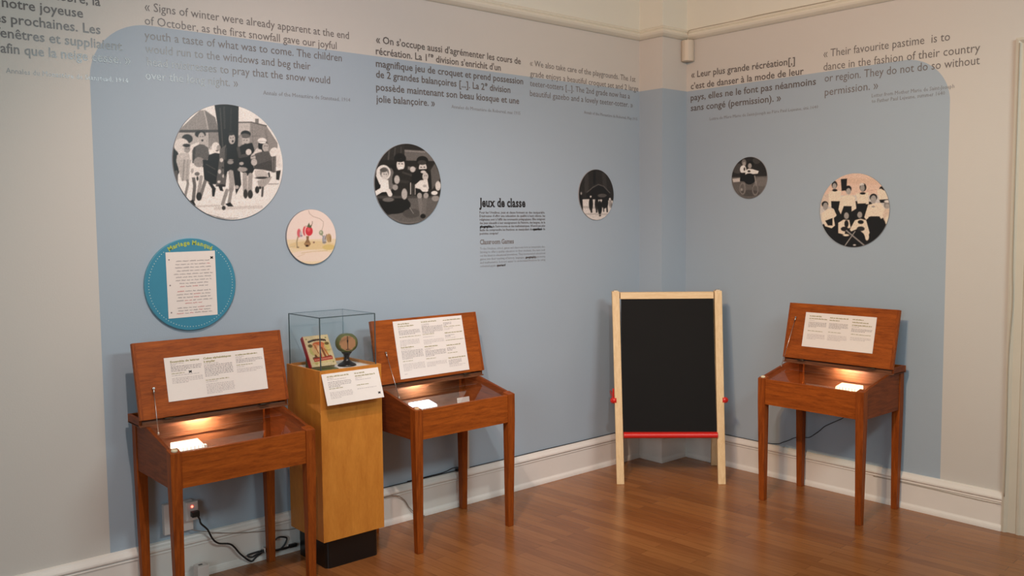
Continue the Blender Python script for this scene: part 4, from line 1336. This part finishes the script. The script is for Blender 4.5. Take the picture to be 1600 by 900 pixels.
DL = (-3.072, 0.0, 0.0)
DM = (-1.982, 0.0, 0.0)
DR = (0.0, -1.317, 0.0)
make_desk('display_desk', 'reddish wooden desk with open lid, leftmost, above the plugged-in outlet', DL, 0.0, 0.628,
          (-0.198, 0.223, 0.047, 0.222, LAB_LEFT, [(0.235, 0.37)]), -HW + 0.021, ((-0.252, 0.108), (-0.266, -0.255, 0.70)), 11, FELT, (-0.030, -0.112, (1.0, 0.80, 0.62), 280, 'warm_strip'))
make_desk('display_desk', 'reddish wooden desk with open lid and tall label sheet, right of the pedestal', DM, 0.0, 0.632,
          (-0.196, 0.219, 0.003, 0.281, LAB_MID, []), -HW + 0.021, ((-0.260, 0.137), (-0.2785, -0.305, 0.700)), 12, plain('peach_felt', (226, 184, 140), 0.8, 0.2, 0.05, 80), (-0.020, -0.112, (0.92, 0.95, 0.90), 150, 'cool_strip'))
make_desk('display_desk', 'reddish wooden desk with open lid against the right wall, beside the easel', DR, -math.pi / 2, 0.620,
          (-0.203, 0.197, 0.059, 0.246, LAB_RIGHT, []), -HW + 0.021, ((-0.259, 0.212), (-0.2785, -0.262, 0.706)), 13, FELT, (0.012, -0.122, (1.0, 0.76, 0.54), 260, 'golden_strip'))
led_lamp(DL, 0.0, -0.188, 0.110, 'warm glowing light bar inside the leftmost desk', (1.0, 0.80, 0.60))
led_lamp(DM, 0.0, -0.172, 0.118, 'cool bluish light bar inside the desk right of the pedestal', (0.86, 0.90, 1.0))
led_lamp(DR, -math.pi / 2, 0.158, 0.118, 'golden light bar inside the desk against the right wall', (1.0, 0.74, 0.44))
# small white card inside the middle desk
mb = MB(); mb.hexa([(-0.037, -0.006, -0.078), (0.037, -0.006, -0.078), (0.037, -0.003, -0.078), (-0.037, -0.003, -0.078)], [(-0.037, 0.004, 0.024), (0.037, 0.004, 0.024), (0.037, 0.007, 0.024), (-0.037, 0.007, 0.024)], PLASTIC, 0.0008)
tag(mb.build('exhibit_card', PLASTIC, None, (-1.868, -0.285, ZP + 0.096)), 'small white card inside the desk right of the pedestal', 'card')


# ------------------------------------------------------------------ the pedestal with its glass case
def pedestal():
    x0, x1, y0, y1, zt, zb = -2.690, -2.383, -0.350, -0.050, 0.876, 0.130
    c = ((x0 + x1) / 2, (y0 + y1) / 2, 0.0)
    o = empty('display_pedestal', c, 0.0, 'tall pale wooden pedestal with black plinth between two desks', 'pedestal')
    a, b, d, f = x0 - c[0], x1 - c[0], y0 - c[1], y1 - c[1]
    w = 0.010
    well = 0.8605
    mb = MB()
    mb.box((a, d, zb), (b, f, well), BIRCH, 0.0015)
    mb.box((a, d, well - 0.002), (b, d + w, zt), BIRCH, 0.001)
    mb.box((a, f - w, well - 0.002), (b, f, zt), BIRCH, 0.001)
    mb.box((a, d + w - 0.001, well - 0.002), (a + w, f - w + 0.001, zt), BIRCH, 0.001)
    mb.box((b - w, d + w - 0.001, well - 0.002), (b, f - w + 0.001, zt), BIRCH, 0.001)
    mb.build('body', BIRCH, o)
    mb = MB(); mb.box((a + w, d + w, well), (b - w, f - w, well + 0.003), PAPER); mb.build('well_lining', PAPER, o)
    # plinth with rounded corners
    mb = MB()
    pa, pb, pd, pf, r = a + 0.026, b - 0.016, d + 0.026, f - 0.014, 0.022
    pts = []
    for cx, cy, st in ((pb - r, pf - r, 0), (pa + r, pf - r, 90), (pa + r, pd + r, 180), (pb - r, pd + r, 270)):
        for k in range(7):
            t = math.radians(st + 15 * k)
            pts.append((cx + r * math.cos(t), cy + r * math.sin(t), 0))
    mb.prism(pts, (0, 0, 0), (0, 0, zb + 0.004), BLACK_GLOSS)
    mb.build('plinth', BLACK_GLOSS, o)
    # tilted label board on the front
    ms = sheet_mesh(0.281, 0.136, LAB_PED, 21, 0.003, [(0.93, 0.83)])
    n = Vector((0, -0.124, 0.046)).normalized()
    up = Vector((0, 0.046, 0.124)).normalized()
    top = Vector((-2.5405 - c[0], -0.352 - c[1], 0.862))
    M = Matrix(((1, 0, 0, top.x), (0, up.y, n.y, top.y), (0, up.z, n.z, top.z), (0, 0, 0, 1))) @ Matrix.Translation((-0.004, -0.068, 0.0))
    for v in ms.bm.verts:
        v.co = M @ v.co
    so = ms.build('label_board', PAPER, o, normals=False)
    so['label'] = 'white printed label board tilted out from the pedestal'
    mb = MB()
    for sx in (-0.1, 0.1):
        mb.hexa([(sx - 0.01, d - 0.034, 0.752), (sx + 0.01, d - 0.034, 0.752), (sx + 0.01, d, 0.752), (sx - 0.01, d, 0.752)], [(sx - 0.01, d - 0.004, 0.845), (sx + 0.01, d - 0.004, 0.845), (sx + 0.01, d, 0.845), (sx - 0.01, d, 0.845)], BIRCH)
    mb.build('label_bracket', BIRCH, o)
    # glass case: five panes with darker edges
    gx0, gx1, gy0, gy1, gz0, gz1 = -2.679 + 0.0005, -2.4045, -0.3385, -0.0615, well + 0.004, 1.1025
    g = empty('glass_case', ((gx0 + gx1) / 2, (gy0 + gy1) / 2, gz0), 0.0, 'clear glass case on top of the pale wooden pedestal', 'glass case')
    hx, hy, H = (gx1 - gx0) / 2, (gy1 - gy0) / 2, gz1 - gz0
    th = 0.004
    for lo, hi in (((-hx, -hy, 0), (hx, -hy + th, H - th)), ((-hx, hy - th, 0), (hx, hy, H - th)), ((-hx, -hy + th, 0), (-hx + th, hy - th, H - th)), ((hx - th, -hy + th, 0), (hx, hy - th, H - th)), ((-hx, -hy, H - th), (hx, hy, H))):
        mb = MB(); mb.box(lo, hi, GLASS); mb.build('pane', GLASS, g)
    mb = MB()
    s = 0.0019
    q = MB()
    for sx in (-1, 1):
        mb.box((sx * hx - s, -hy - s, 0), (sx * hx + s, -hy + s, H), GLASS_EDGE)
        q.box((sx * hx - 0.0015, hy - 0.0015, 0), (sx * hx + 0.0015, hy + 0.0015, H), GLASS_FAINT)
    mb.box((-hx, -hy - s, H - s), (hx, -hy + s, H + s), GLASS_EDGE)
    q.box((-hx, hy - 0.0015, H - 0.0015), (hx, hy + 0.0015, H + 0.0015), GLASS_FAINT)
    mb.box((-hx - s, -hy, H - s), (-hx + s, hy, H + s), GLASS_EDGE)
    mb.box((-hx - s, hy - s, 0), (-hx + s, hy + s, H), GLASS_EDGE)
    q.box((hx - 0.0015, -hy, H - 0.0015), (hx + 0.0015, hy, H + 0.0015), GLASS_FAINT)
    q.build('rear_edges', GLASS_FAINT, g)
    eo = mb.build('glass_edges', GLASS_EDGE, g)
    eo['label'] = 'dark polished edges of the glass'
    return well + 0.003


WELL = pedestal()


def book():
    # leans back on a small stand; local x across, y up along the cover, z out of the front cover
    bw, bh, bt = 0.122, 0.149, 0.022
    base = Vector((-2.6115, -0.252, 0.880))
    up = Vector((0, 0.078, 0.127)).normalized()
    nrm = Vector((0, -up.z, up.y))
    M = Matrix(((1, 0, 0, base.x), (0, up.y, nrm.y, base.y), (0, up.z, nrm.z, base.z), (0, 0, 0, 1)))
    o = empty('book', base, 0.0, 'old illustrated book with a red spine leaning in the glass case', 'book')
    inv = Matrix.Translation(-base)
    n, mrows = 70, 86
    BOOK = [(440, 470, 5, [])]
    # cover painting in crop units (x 0..100, y 0..125 down)
    xs = np.linspace(0, 100, n)
    ys = np.linspace(0, 125, mrows)
    X, Y = np.meshgrid(xs, ys)
    T = (58, 44, 38)
    RD = (176, 62, 48)
    BRN = (140, 84, 48)
    GR = (142, 136, 84)
    ops = [(0, 0, 1, [
        ('p', [(4, 4), (96, 4), (96, 120), (4, 120)], (210, 190, 152)), ('e', 25, 62, 16, 18, (186, 176, 112)), ('e', 82, 52, 12, 24, (206, 184, 116)), ('e', 50, 60, 30, 30, (204, 168, 122)),
        ('l', [(16, 24), (34, 19), (50, 18), (66, 18), (82, 21)], 7, (96, 80, 66))] +
        [('e', 17 + 7.4 * i, 23.5 - 5.5 * math.sin(math.pi * i / 9), 2.6, 3.6, T) for i in range(10)] + [
        ('e', 10, 12, 3, 3, GR), ('e', 88, 12, 3, 3, GR), ('e', 18, 40, 9, 7, (110, 92, 52)), ('e', 86, 36, 9, 6, (116, 96, 56)),
        ('e', 52, 36, 24, 10, (196, 108, 70)), ('e', 40, 46, 10, 12, (214, 150, 108)), ('e', 62, 46, 9, 14, (204, 120, 84)), ('e', 50, 60, 8, 20, (220, 180, 140)), ('l', [(36, 40), (42, 72)], 3, BRN),
        ('l', [(60, 52), (66, 88)], 8, BRN), ('l', [(70, 58), (80, 90)], 6, (190, 120, 60)), ('l', [(28, 80), (32, 96)], 8, (120, 78, 44)), ('l', [(50, 72), (48, 92)], 5, RD),
        ('p', [(14, 88), (26, 84), (50, 90), (88, 84), (90, 92), (14, 96)], (110, 70, 44)),
        ('p', [(16, 92), (92, 88), (92, 101), (16, 105)], RD)] +
        [('e', 22 + 6.4 * i, 98.0 - 0.35 * i, 2.1, 2.0, (214, 190, 160)) for i in range(11)] + [
        ('l', [(10, 110), (94, 106)], 6, (206, 186, 134)), ('e', 22, 112, 7, 5, (186, 170, 110)), ('e', 90, 112, 3, 3, GR)])]
    img = paint(X, Y, ops, (204, 184, 148), 1.2)
    rng = np.random.default_rng(3)
    img *= 1 + 0.04 * rng.standard_normal(img.shape[:2])[..., None]
    colr = to_linear(np.clip(img, 0, 255), 1.0)
    mb = MB()
    mb.box((-bw / 2, 0, -0.0015), (bw / 2, bh, 0.0), plain('book_cover_board', (196, 170, 130), 0.6, 0.3, 0.05), 0.0)
    for v in mb.bm.verts:
        v.co = inv @ (M @ v.co)
    cov = mb.build('front_cover', None, o)
    verts = [tuple(inv @ (M @ Vector((-bw / 2 + bw * xs[j] / 100, bh * (1 - ys[i] / 125), 0.0005)))) for i in range(mrows) for j in range(n)]
    faces = [(i * n + j, (i + 1) * n + j, (i + 1) * n + j + 1, i * n + j + 1) for i in range(mrows - 1) for j in range(n - 1)]
    me = bpy.data.meshes.new('cover_picture')
    me.from_pydata(verts, [], faces)
    at = me.color_attributes.new('print', 'FLOAT_COLOR', 'POINT')
    at.data.foreach_set('color', np.concatenate([colr.reshape(-1, 3), np.ones((n * mrows, 1))], axis=1).astype(np.float32).ravel())
    me.materials.append(print_material('book_print', 0.5))
    po = bpy.data.objects.new('cover_picture', me)
    COL.objects.link(po)
    po.parent = cov

    def piece(name, lo, hi, mat, bev=0.0):
        q = MB()
        q.box(lo, hi, mat, bev)
        for v in q.bm.verts:
            v.co = inv @ (M @ v.co)
        return q.build(name, mat, o)
    piece('pages', (-bw / 2 + 0.002, 0.003, -bt + 0.002), (bw / 2 - 0.003, bh - 0.003, -0.0016), plain('yellowed_pages', (206, 186, 146), 0.8, 0.2, 0.1, 200))
    piece('back_cover', (-bw / 2, 0, -bt), (bw / 2, bh, -bt + 0.0018), plain('book_cover_board', (196, 170, 130), 0.6, 0.3, 0.05))
    piece('spine', (-bw / 2 - 0.003, 0, -bt), (-bw / 2 + 0.001, bh, 0.0002), plain('red_cloth', (150, 34, 34), 0.6, 0.3, 0.1, 80), 0.001)
    # olive stand under and behind the book
    st = MB()
    OL = plain('olive_stand', (92, 96, 58), 0.3, 0.5, 0.1, 30)
    zb = WELL + 0.0004
    st.box((-2.665, -0.285, zb), (-2.560, -0.236, zb + 0.0052), OL, 0.001)
    st.hexa([(-2.66, -0.230, zb), (-2.565, -0.230, zb), (-2.565, -0.17, zb), (-2.66, -0.17, zb)], [(-2.66, -0.188, 0.925), (-2.565, -0.188, 0.925), (-2.565, -0.176, 0.925), (-2.66, -0.176, 0.925)], OL)
    tag(st.build('book_stand', OL), 'low olive green stand under the old illustrated book', 'stand')


book()


def apple_model():
    cx, cy = -2.482, -0.222
    z0 = WELL + 0.0004
    o = empty('fraction_apple', (cx, cy, z0), 0.0, 'green wooden apple model cut open on a turned black stand', 'model')
    mb = MB()
    EB = plain('ebonised_wood', (34, 28, 28), 0.3, 0.5, 0.05, 40)
    mb.lathe([(0.041, 0.0), (0.042, 0.003), (0.038, 0.008), (0.027, 0.014), (0.017, 0.021), (0.0115, 0.030), (0.0115, 0.042), (0.016, 0.051), (0.022, 0.058), (0.0245, 0.063), (0.020, 0.065)], (0, 0, 0), 32, EB)
    mb.build('stand', EB, o)
    # apple: slightly squat ball, front third sliced flat with a groove between the quarters
    GRN = plain('olive_green_paint', (96, 98, 52), 0.4, 0.5, 0.25, 40)
    TAN = plain('tan_cut_wood', (166, 116, 78), 0.5, 0.4, 0.15, 40)
    bm = MB()
    R = 0.0505
    c = Vector((0, 0, 0.1035))
    view = Vector((-0.36, -0.93, 0.08)).normalized()
    seg, rng_ = 48, 32
    vs = []
    for i in range(rng_ + 1):
        th = math.pi * i / rng_
        for j in range(seg):
            ph = 2 * math.pi * j / seg
            d = Vector((math.sin(th) * math.cos(ph), math.sin(th) * math.sin(ph), math.cos(th)))
            rr = R * (1 - 0.10 * abs(d.z) ** 2 - 0.12 * max(0, d.z) ** 18)
            q = d * rr
            h = q.dot(view)
            cut = R * 0.66
            if h > cut:
                q = q - view * (h - cut)
            vs.append((c + q, h > cut + 1e-6))
    bv = [bm.bm.verts.new(p) for p, _ in vs]
    for i in range(rng_):
        for j in range(seg):
            k = (j + 1) % seg
            ids = [i * seg + j, (i + 1) * seg + j, (i + 1) * seg + k, i * seg + k]
            try:
                f = bm.bm.faces.new([bv[t] for t in ids])
            except ValueError:
                continue
            flat = all(vs[t][1] for t in ids)
            bm._finish([f], TAN if flat else GRN, not flat)
    bmesh.ops.remove_doubles(bm.bm, verts=bm.bm.verts, dist=1e-6)
    bm.build('apple', GRN, o)
    side = view.cross(Vector((0, 0, 1))).normalized()
    DK = plain('dark_groove', (50, 34, 26), 0.6, 0.3, 0.1, 60)
    g = MB()
    pc = c + view * (R * 0.66 + 0.0006)
    upv = side.cross(view).normalized()
    for pts in ([(-0.0014, 0.031), (0.0014, 0.031), (0.0012, -0.028), (-0.0012, -0.028)], [(0.0, 0.020), (0.0038, 0.010), (0.0, -0.008), (-0.0038, 0.010)], [(-0.009, -0.027), (0.009, -0.027), (0.008, -0.030), (-0.008, -0.030)]):
        g.prism([pc + side * a + upv * b for a, b in pts], -view * 0.002, view * 0.0006, DK)
    g.build('core_groove', DK, o)


apple_model()


# ------------------------------------------------------------------ the easel
def easel():
    A = Vector((-0.785, -0.340, 0.0))
    h = Vector((0.7340, -0.6791, 0.0)).normalized()
    n = Vector((-h.y, h.x, 0.0))
    W = 0.574
    c = A + h * W / 2
    o = empty('chalkboard_easel', c, math.atan2(h.y, h.x), 'pale wooden easel with black chalkboard and red tray in the corner', 'easel')
    # local: x across, y towards the corner, z up; front frame leans back
    H = 1.090
    lean = 0.200
    D = 0.396
    lw, ld = 0.043, 0.022

    def fy(z):
        return lean * z / H

    def by(z):
        return D - (D - lean - 0.024) * z / H
    def slat(x0, x1, z0, z1, f, y_off, d, mat, bev=0.0025):
        mb = MB()
        ya, yb = f(z0) + y_off, f(z1) + y_off
        mb.hexa([(x0, ya, z0), (x1, ya, z0), (x1, ya + d, z0), (x0, ya + d, z0)], [(x0, yb, z1), (x1, yb, z1), (x1, yb + d, z1), (x0, yb + d, z1)], mat, bev)
        return mb
    for sx in (-1, 1):
        x = sx * W / 2
        top = H
        mb = MB()
        xa, xb = x - lw / 2 + sx * 0.001, x + lw / 2 + sx * 0.001
        # the frames flare a touch towards the top
        fl = sx * 0.010
        mb.hexa([(xa, 0, 0), (xb, 0, 0), (xb, ld, 0), (xa, ld, 0)], [(xa + fl, fy(top), top), (xb + fl, fy(top), top), (xb + fl, fy(top) + ld, top), (xa + fl, fy(top) + ld, top)], PINE, 0.003)
        lo = mb.build('leg', PINE, o)
        mb = MB()
        R = 0.036     # the rear frame stands a little askew
        mb.hexa([(xa + R, D, 0), (xb + R, D, 0), (xb + R, D + ld, 0), (xa + R, D + ld, 0)], [(xa + fl, by(top), top), (xb + fl, by(top), top), (xb + fl, by(top) + ld, top), (xa + fl, by(top) + ld, top)], PINE, 0.003)
        mb.build('leg', PINE, o)
        # hinge at the top
        mb = MB()
        mb.box((x + fl - 0.012, fy(top) + 0.006, top - 0.004), (x + fl + 0.012, by(top) + 0.012, top + 0.006), plain('pale_hinge', (216, 200, 176), 0.4, 0.5, 0.05), 0.001)
        mb.cyl((x + fl - 0.012, (fy(top) + by(top) + ld) / 2, top + 0.004), (x + fl + 0.012, (fy(top) + by(top) + ld) / 2, top + 0.004), 0.005, None, 10, STEEL)
        mb.build('hinge', STEEL, o)
        # red side brace with its knob
        zb = 0.470
        mb = MB()
        xo = x + sx * (lw / 2 + 0.006)
        mb.box((min(xo, xo + sx * 0.008), fy(zb) + 0.002, zb - 0.010), (max(xo, xo + sx * 0.008), by(zb) + 0.02, zb + 0.010), RED, 0.002)
        if sx < 0:
            mb.box((min(xo, xo + sx * 0.010), fy(zb) + 0.028, zb + 0.0), (max(xo, xo + sx * 0.010), fy(zb) + 0.046, zb + 0.062), RED, 0.002)
        mb.build('side_brace', RED, o)
        mb = MB()
        mb.cyl((xo - sx * 0.010, fy(zb) + 0.014, zb - 0.004), (xo + sx * 0.018, fy(zb) + 0.014, zb - 0.004), 0.021, 0.016, 18, RED)
        mb.cyl((xo + sx * 0.016, fy(zb) + 0.014, zb - 0.004), (xo + sx * 0.024, fy(zb) + 0.014, zb - 0.004), 0.016, 0.008, 18, RED)
        mb.build('knob', RED, o)
    xin = W / 2 - lw / 2 + 0.006
    slat(-xin, xin, 1.046, 1.084, fy, 0.002, 0.018, PINE_H, 0.002).build('top_rail', PINE_H, o)
    slat(-xin + 0.004, xin - 0.004, 0.280, 1.048, fy, 0.008, 0.006, CHALK, 0.0).build('chalkboard', CHALK, o)
    slat(-xin, xin, 1.046, 1.084, by, 0.002, 0.018, PINE_H, 0.002).build('rear_rail', PINE_H, o)
    slat(-xin + 0.026, xin - 0.002, 0.300, 1.048, by, 0.008, 0.006, CHALK, 0.0).build('rear_board', CHALK, o)
    # red tray: rounded rail along the lower edge of the board
    mb = MB()
    pts = []
    for k in range(13):
        t = math.radians(90 + 15 * k)
        pts.append((0, 0.0 + 0.017 * math.cos(t), 0.2735 + 0.0165 * math.sin(t)))
    pts += [(0, 0.030, 0.257), (0, 0.030, 0.290)]
    off = fy(0.27) - 0.004
    pts = [(0, y + off, z) for _, y, z in pts]
    mb.prism(pts, (-W / 2 + lw / 2 - 0.001, 0, 0), (W / 2 - lw / 2 + 0.004, 0, 0), RED, 0.002, True)
    mb.build('tray_rail', RED, o)
    # lower pine stretcher behind the tray
    slat(-xin + 0.026, xin + 0.020, 0.272, 0.300, by, 0.004, 0.016, PINE_H, 0.002).build('rear_stretcher', PINE_H, o)


easel()


# ------------------------------------------------------------------ wall fittings and cables
# corner motion sensor under the picture rail
mb = MB()
sc = Vector((-0.030, PY - 0.030, 0))
dirv = Vector((-1, -1, 0)).normalized()
sid = Vector((dirv.y, -dirv.x, 0))
pts = []
for a, d in ((-0.040, -0.002), (-0.036, 0.020), (-0.022, 0.034), (0.0, 0.039), (0.022, 0.034), (0.036, 0.020), (0.040, -0.002), (0.016, -0.024), (-0.016, -0.024)):
    q = sc + sid * a + dirv * d
    pts.append((q.x, q.y, 0))
SENS = plain('ivory_plastic', (206, 194, 176), 0.45, 0.5, 0.02, 20)
mb.prism(pts, (0, 0, 2.478), (0, 0, 2.606), SENS, 0.006)
mb.cyl(sc + Vector((0, 0, 2.604)), sc + Vector((0, 0, 2.622)), 0.004, None, 8, SENS)
tag(mb.build('motion_sensor', SENS), 'small ivory box sensor mounted in the corner under the picture rail', 'sensor')

# double outlet box with plug-in adapter, black plug and cord
mb = MB(); mb.box((-3.250, -0.030, 0.214), (-3.128, -0.0005, 0.343), PLASTIC, 0.004)
for zz in (0.312, 0.246):
    mb.box((-3.222, -0.0325, zz - 0.020), (-3.196, -0.029, zz + 0.020), PLASTIC, 0.001)
    for dx in (-0.005, 0.005):
        mb.box((-3.209 + dx - 0.0012, -0.0332, zz - 0.002), (-3.209 + dx + 0.0012, -0.0322, zz + 0.008), BLACK)
    mb.box((-3.2108, -0.0332, zz - 0.012), (-3.2072, -0.0322, zz - 0.007), BLACK)
tag(mb.build('outlet_box', PLASTIC), 'white outlet box on the blue wall under the leftmost desk', 'outlet')
ad = MB(); ad.box((-3.168, -0.058, 0.262), (-3.116, -0.0305, 0.342), PLASTIC, 0.005)
ado = tag(ad.build('plug_adapter', PLASTIC), 'white plug adapter with a glowing red light in the outlet box', 'adapter')
mb = MB(); mb.cyl((-3.143, -0.0575, 0.322), (-3.143, -0.0605, 0.322), 0.0042, None, 14, emission('red_indicator', (1.0, 0.08, 0.05), 9)); mb.build('indicator_light', None, ado)
mb = MB()
mb.box((-3.152, -0.082, 0.280), (-3.120, -0.0585, 0.304), BLACK, 0.003)
PC = [(-3.132, -0.076, 0.291), (-3.118, -0.07, 0.266), (-3.106, -0.055, 0.239), (-3.077, -0.05, 0.205), (-3.054, -0.044, 0.158), (-3.027, -0.042, 0.131), (-2.971, -0.04, 0.111), (-2.93, -0.04, 0.058), (-2.884, -0.042, 0.014), (-2.858, -0.044, 0.028), (-2.813, -0.046, 0.053), (-2.782, -0.046, 0.074), (-2.752, -0.046, 0.091), (-2.718, -0.044, 0.083), (-2.709, -0.042, 0.07), (-2.726, -0.040, 0.042), (-2.754, -0.038, 0.029), (-2.813, -0.038, 0.046), (-2.873, -0.038, 0.046), (-2.898, -0.040, 0.043), (-2.88, -0.046, 0.033), (-2.837, -0.050, 0.045), (-2.75, -0.050, 0.034), (-2.706, -0.048, 0.033), (-2.66, -0.044, 0.038)]
mb.tube(smooth_path(PC), 0.0040, 8, BLACK)
mb.tube(smooth_path([(-2.835, -0.044, 0.052), (-2.80, -0.05, 0.042), (-2.76, -0.052, 0.038), (-2.70, -0.05, 0.036)]), 0.0045, 8, BLACK)
mb.box((-2.700, -0.052, 0.028), (-2.664, -0.036, 0.044), BLACK, 0.003)
mb.box((-2.824, -0.056, 0.040), (-2.820, -0.034, 0.060), PLASTIC, 0.001)
tag(mb.build('cable', BLACK), 'thick black cable looping from the outlet adapter towards the pedestal', 'cable')

GREYC = plain('dull_grey_cord', (150, 134, 120), 0.5, 0.4, 0.05, 40)
mb = MB(); mb.tube(smooth_path([(-3.162, -0.012, 0.225), (-3.117, -0.028, 0.205), (-3.049, -0.032, 0.182), (-2.965, -0.029, 0.158), (-2.865, -0.024, 0.137), (-2.776, -0.024, 0.122), (-2.645, -0.024, 0.103), (-2.50, -0.024, 0.120)]), 0.0018, 6, GREYC)
tag(mb.build('bell_cord', GREYC), 'thin pale cord sagging along the baseboard behind the leftmost desk', 'cord')
mb = MB(); mb.tube(smooth_path([(-2.38, -0.024, 0.115), (-2.27, -0.024, 0.138), (-2.17, -0.028, 0.148), (-2.121, -0.029, 0.147), (-2.091, -0.029, 0.138), (-2.053, -0.026, 0.107), (-2.026, -0.027, 0.065), (-1.996, -0.034, 0.033), (-1.94, -0.036, 0.004)]), 0.0020, 6, GREYC)
tag(mb.build('bell_cord', GREYC), 'thin pale cord bending down to the floor right of the pedestal', 'cord')

DARKC = plain('black_cord', (36, 32, 32), 0.5, 0.4, 0.05, 40)
mb = MB()
mb.tube(smooth_path([(-2.40, -0.0055, 0.1895), (-2.167, -0.0055, 0.1890), (-2.108, -0.0055, 0.1895), (-1.996, -0.0055, 0.1890), (-1.932, -0.0055, 0.1895), (-1.839, -0.0055, 0.1890), (-1.776, -0.0055, 0.1895), (-1.735, -0.0055, 0.1900), (-1.627, -0.0055, 0.1892), (-1.552, -0.0055, 0.1895), (-1.30, -0.0055, 0.1890), (-1.077, -0.0055, 0.1900), (-0.80, -0.0055, 0.1890), (-0.595, -0.0055, 0.1895), (-0.30, -0.0055, 0.1892)]), 0.0024, 6, DARKC)
mb.tube(smooth_path([(-2.02, -0.0055, 0.1935), (-1.932, -0.0055, 0.1935), (-1.872, -0.0055, 0.1945), (-1.81, -0.0055, 0.1950), (-1.768, -0.0055, 0.1990), (-1.734, -0.0055, 0.207), (-1.70, -0.0055, 0.205), (-1.665, -0.0055, 0.196)]), 0.0022, 6, DARKC)
mb.box((-1.712, -0.018, 0.1862), (-1.668, -0.001, 0.2000), DARKC, 0.003)
tag(mb.build('cable', DARKC), 'thin black cable lying along the left baseboard top behind the desks', 'cable')
mb = MB()
RC = [(-0.006, -0.21, 0.1885), (-0.006, -0.40, 0.1890), (-0.006, -0.575, 0.1885), (-0.006, -0.665, 0.1885), (-0.006, -0.732, 0.1885), (-0.006, -0.797, 0.189), (-0.006, -0.865, 0.199), (-0.006, -0.891, 0.211), (-0.006, -0.932, 0.231), (-0.006, -0.973, 0.254), (-0.006, -1.026, 0.265), (-0.006, -1.062, 0.271), (-0.006, -1.093, 0.293), (-0.006, -1.124, 0.319), (-0.006, -1.155, 0.349), (-0.006, -1.2, 0.377), (-0.006, -1.238, 0.399), (-0.012, -1.268, 0.418), (-0.035, -1.32, 0.47), (-0.047, -1.34, 0.530)]
mb.tube(smooth_path(RC), 0.0022, 6, DARKC)
tag(mb.build('cable', DARKC), 'thin black cable rising along the right wall under the desk beside the easel', 'cable')
CASC = plain('painted_cord', (176, 164, 146), 0.5, 0.4, 0.05, 40)
mb = MB()
mb.tube(smooth_path([(-0.0212, -1.45, 0.134), (-0.0212, -1.60, 0.1335), (-0.0212, -1.773, 0.1325), (-0.0212, -1.836, 0.131), (-0.0212, -1.929, 0.129), (-0.0212, -2.003, 0.128), (-0.0212, -2.062, 0.129), (-0.0305, -2.088, 0.133)]), 0.0018, 6, CASC)
tag(mb.build('cable', CASC), 'cream painted cable along the right baseboard ending at the door casing', 'cable')
mb = MB()
mb.tube(smooth_path([(-0.0325, -2.104, 0.175), (-0.0325, -2.106, 0.412), (-0.0325, -2.104, 0.795), (-0.0325, -2.108, 0.947), (-0.0325, -2.114, 1.113), (-0.0325, -2.109, 1.322), (-0.0325, -2.108, 1.8), (-0.0325, -2.110, 2.30)]), 0.0022, 6, CASC)
tag(mb.build('cable', CASC), 'cream cable running up the edge of the door casing', 'cable')
mb = MB()
RW = [(-0.020, PY - 0.030, 2.622), (-0.037, PY - 0.034, 2.640), (-0.030, PY - 0.04, 2.664), (-0.0245, PY - 0.08, 2.668), (-0.0245, -0.381, 2.669), (-0.0245, -0.541, 2.668), (-0.0245, -0.629, 2.670), (-0.0245, -0.778, 2.672), (-0.0245, -1.2, 2.670), (-0.0245, -2.0, 2.671)]
mb.tube(smooth_path(RW), 0.0022, 6, CASC)
tag(mb.build('cable', CASC), 'cream cable running from the sensor along the top of the picture rail', 'cable')

# vertical cable duct on the wall behind the middle desk
mb = MB(); mb.box((-1.644, -0.012, 0.1865), (-1.624, -0.0005, 0.640), SENS, 0.002)
tag(mb.build('cable_duct', SENS), 'narrow cream cable duct upright on the wall behind the middle desk', 'duct')
# white power block standing on the floor by the leftmost desk
mb = MB(); mb.box((-3.141, -0.090, 0.0), (-3.092, -0.040, 0.068), PLASTIC, 0.004); mb.box((-3.128, -0.072, 0.0676), (-3.112, -0.062, 0.0692), BLACK)
tag(mb.build('power_block', PLASTIC), 'white power block on the floor between the front legs of the leftmost desk', 'power block')
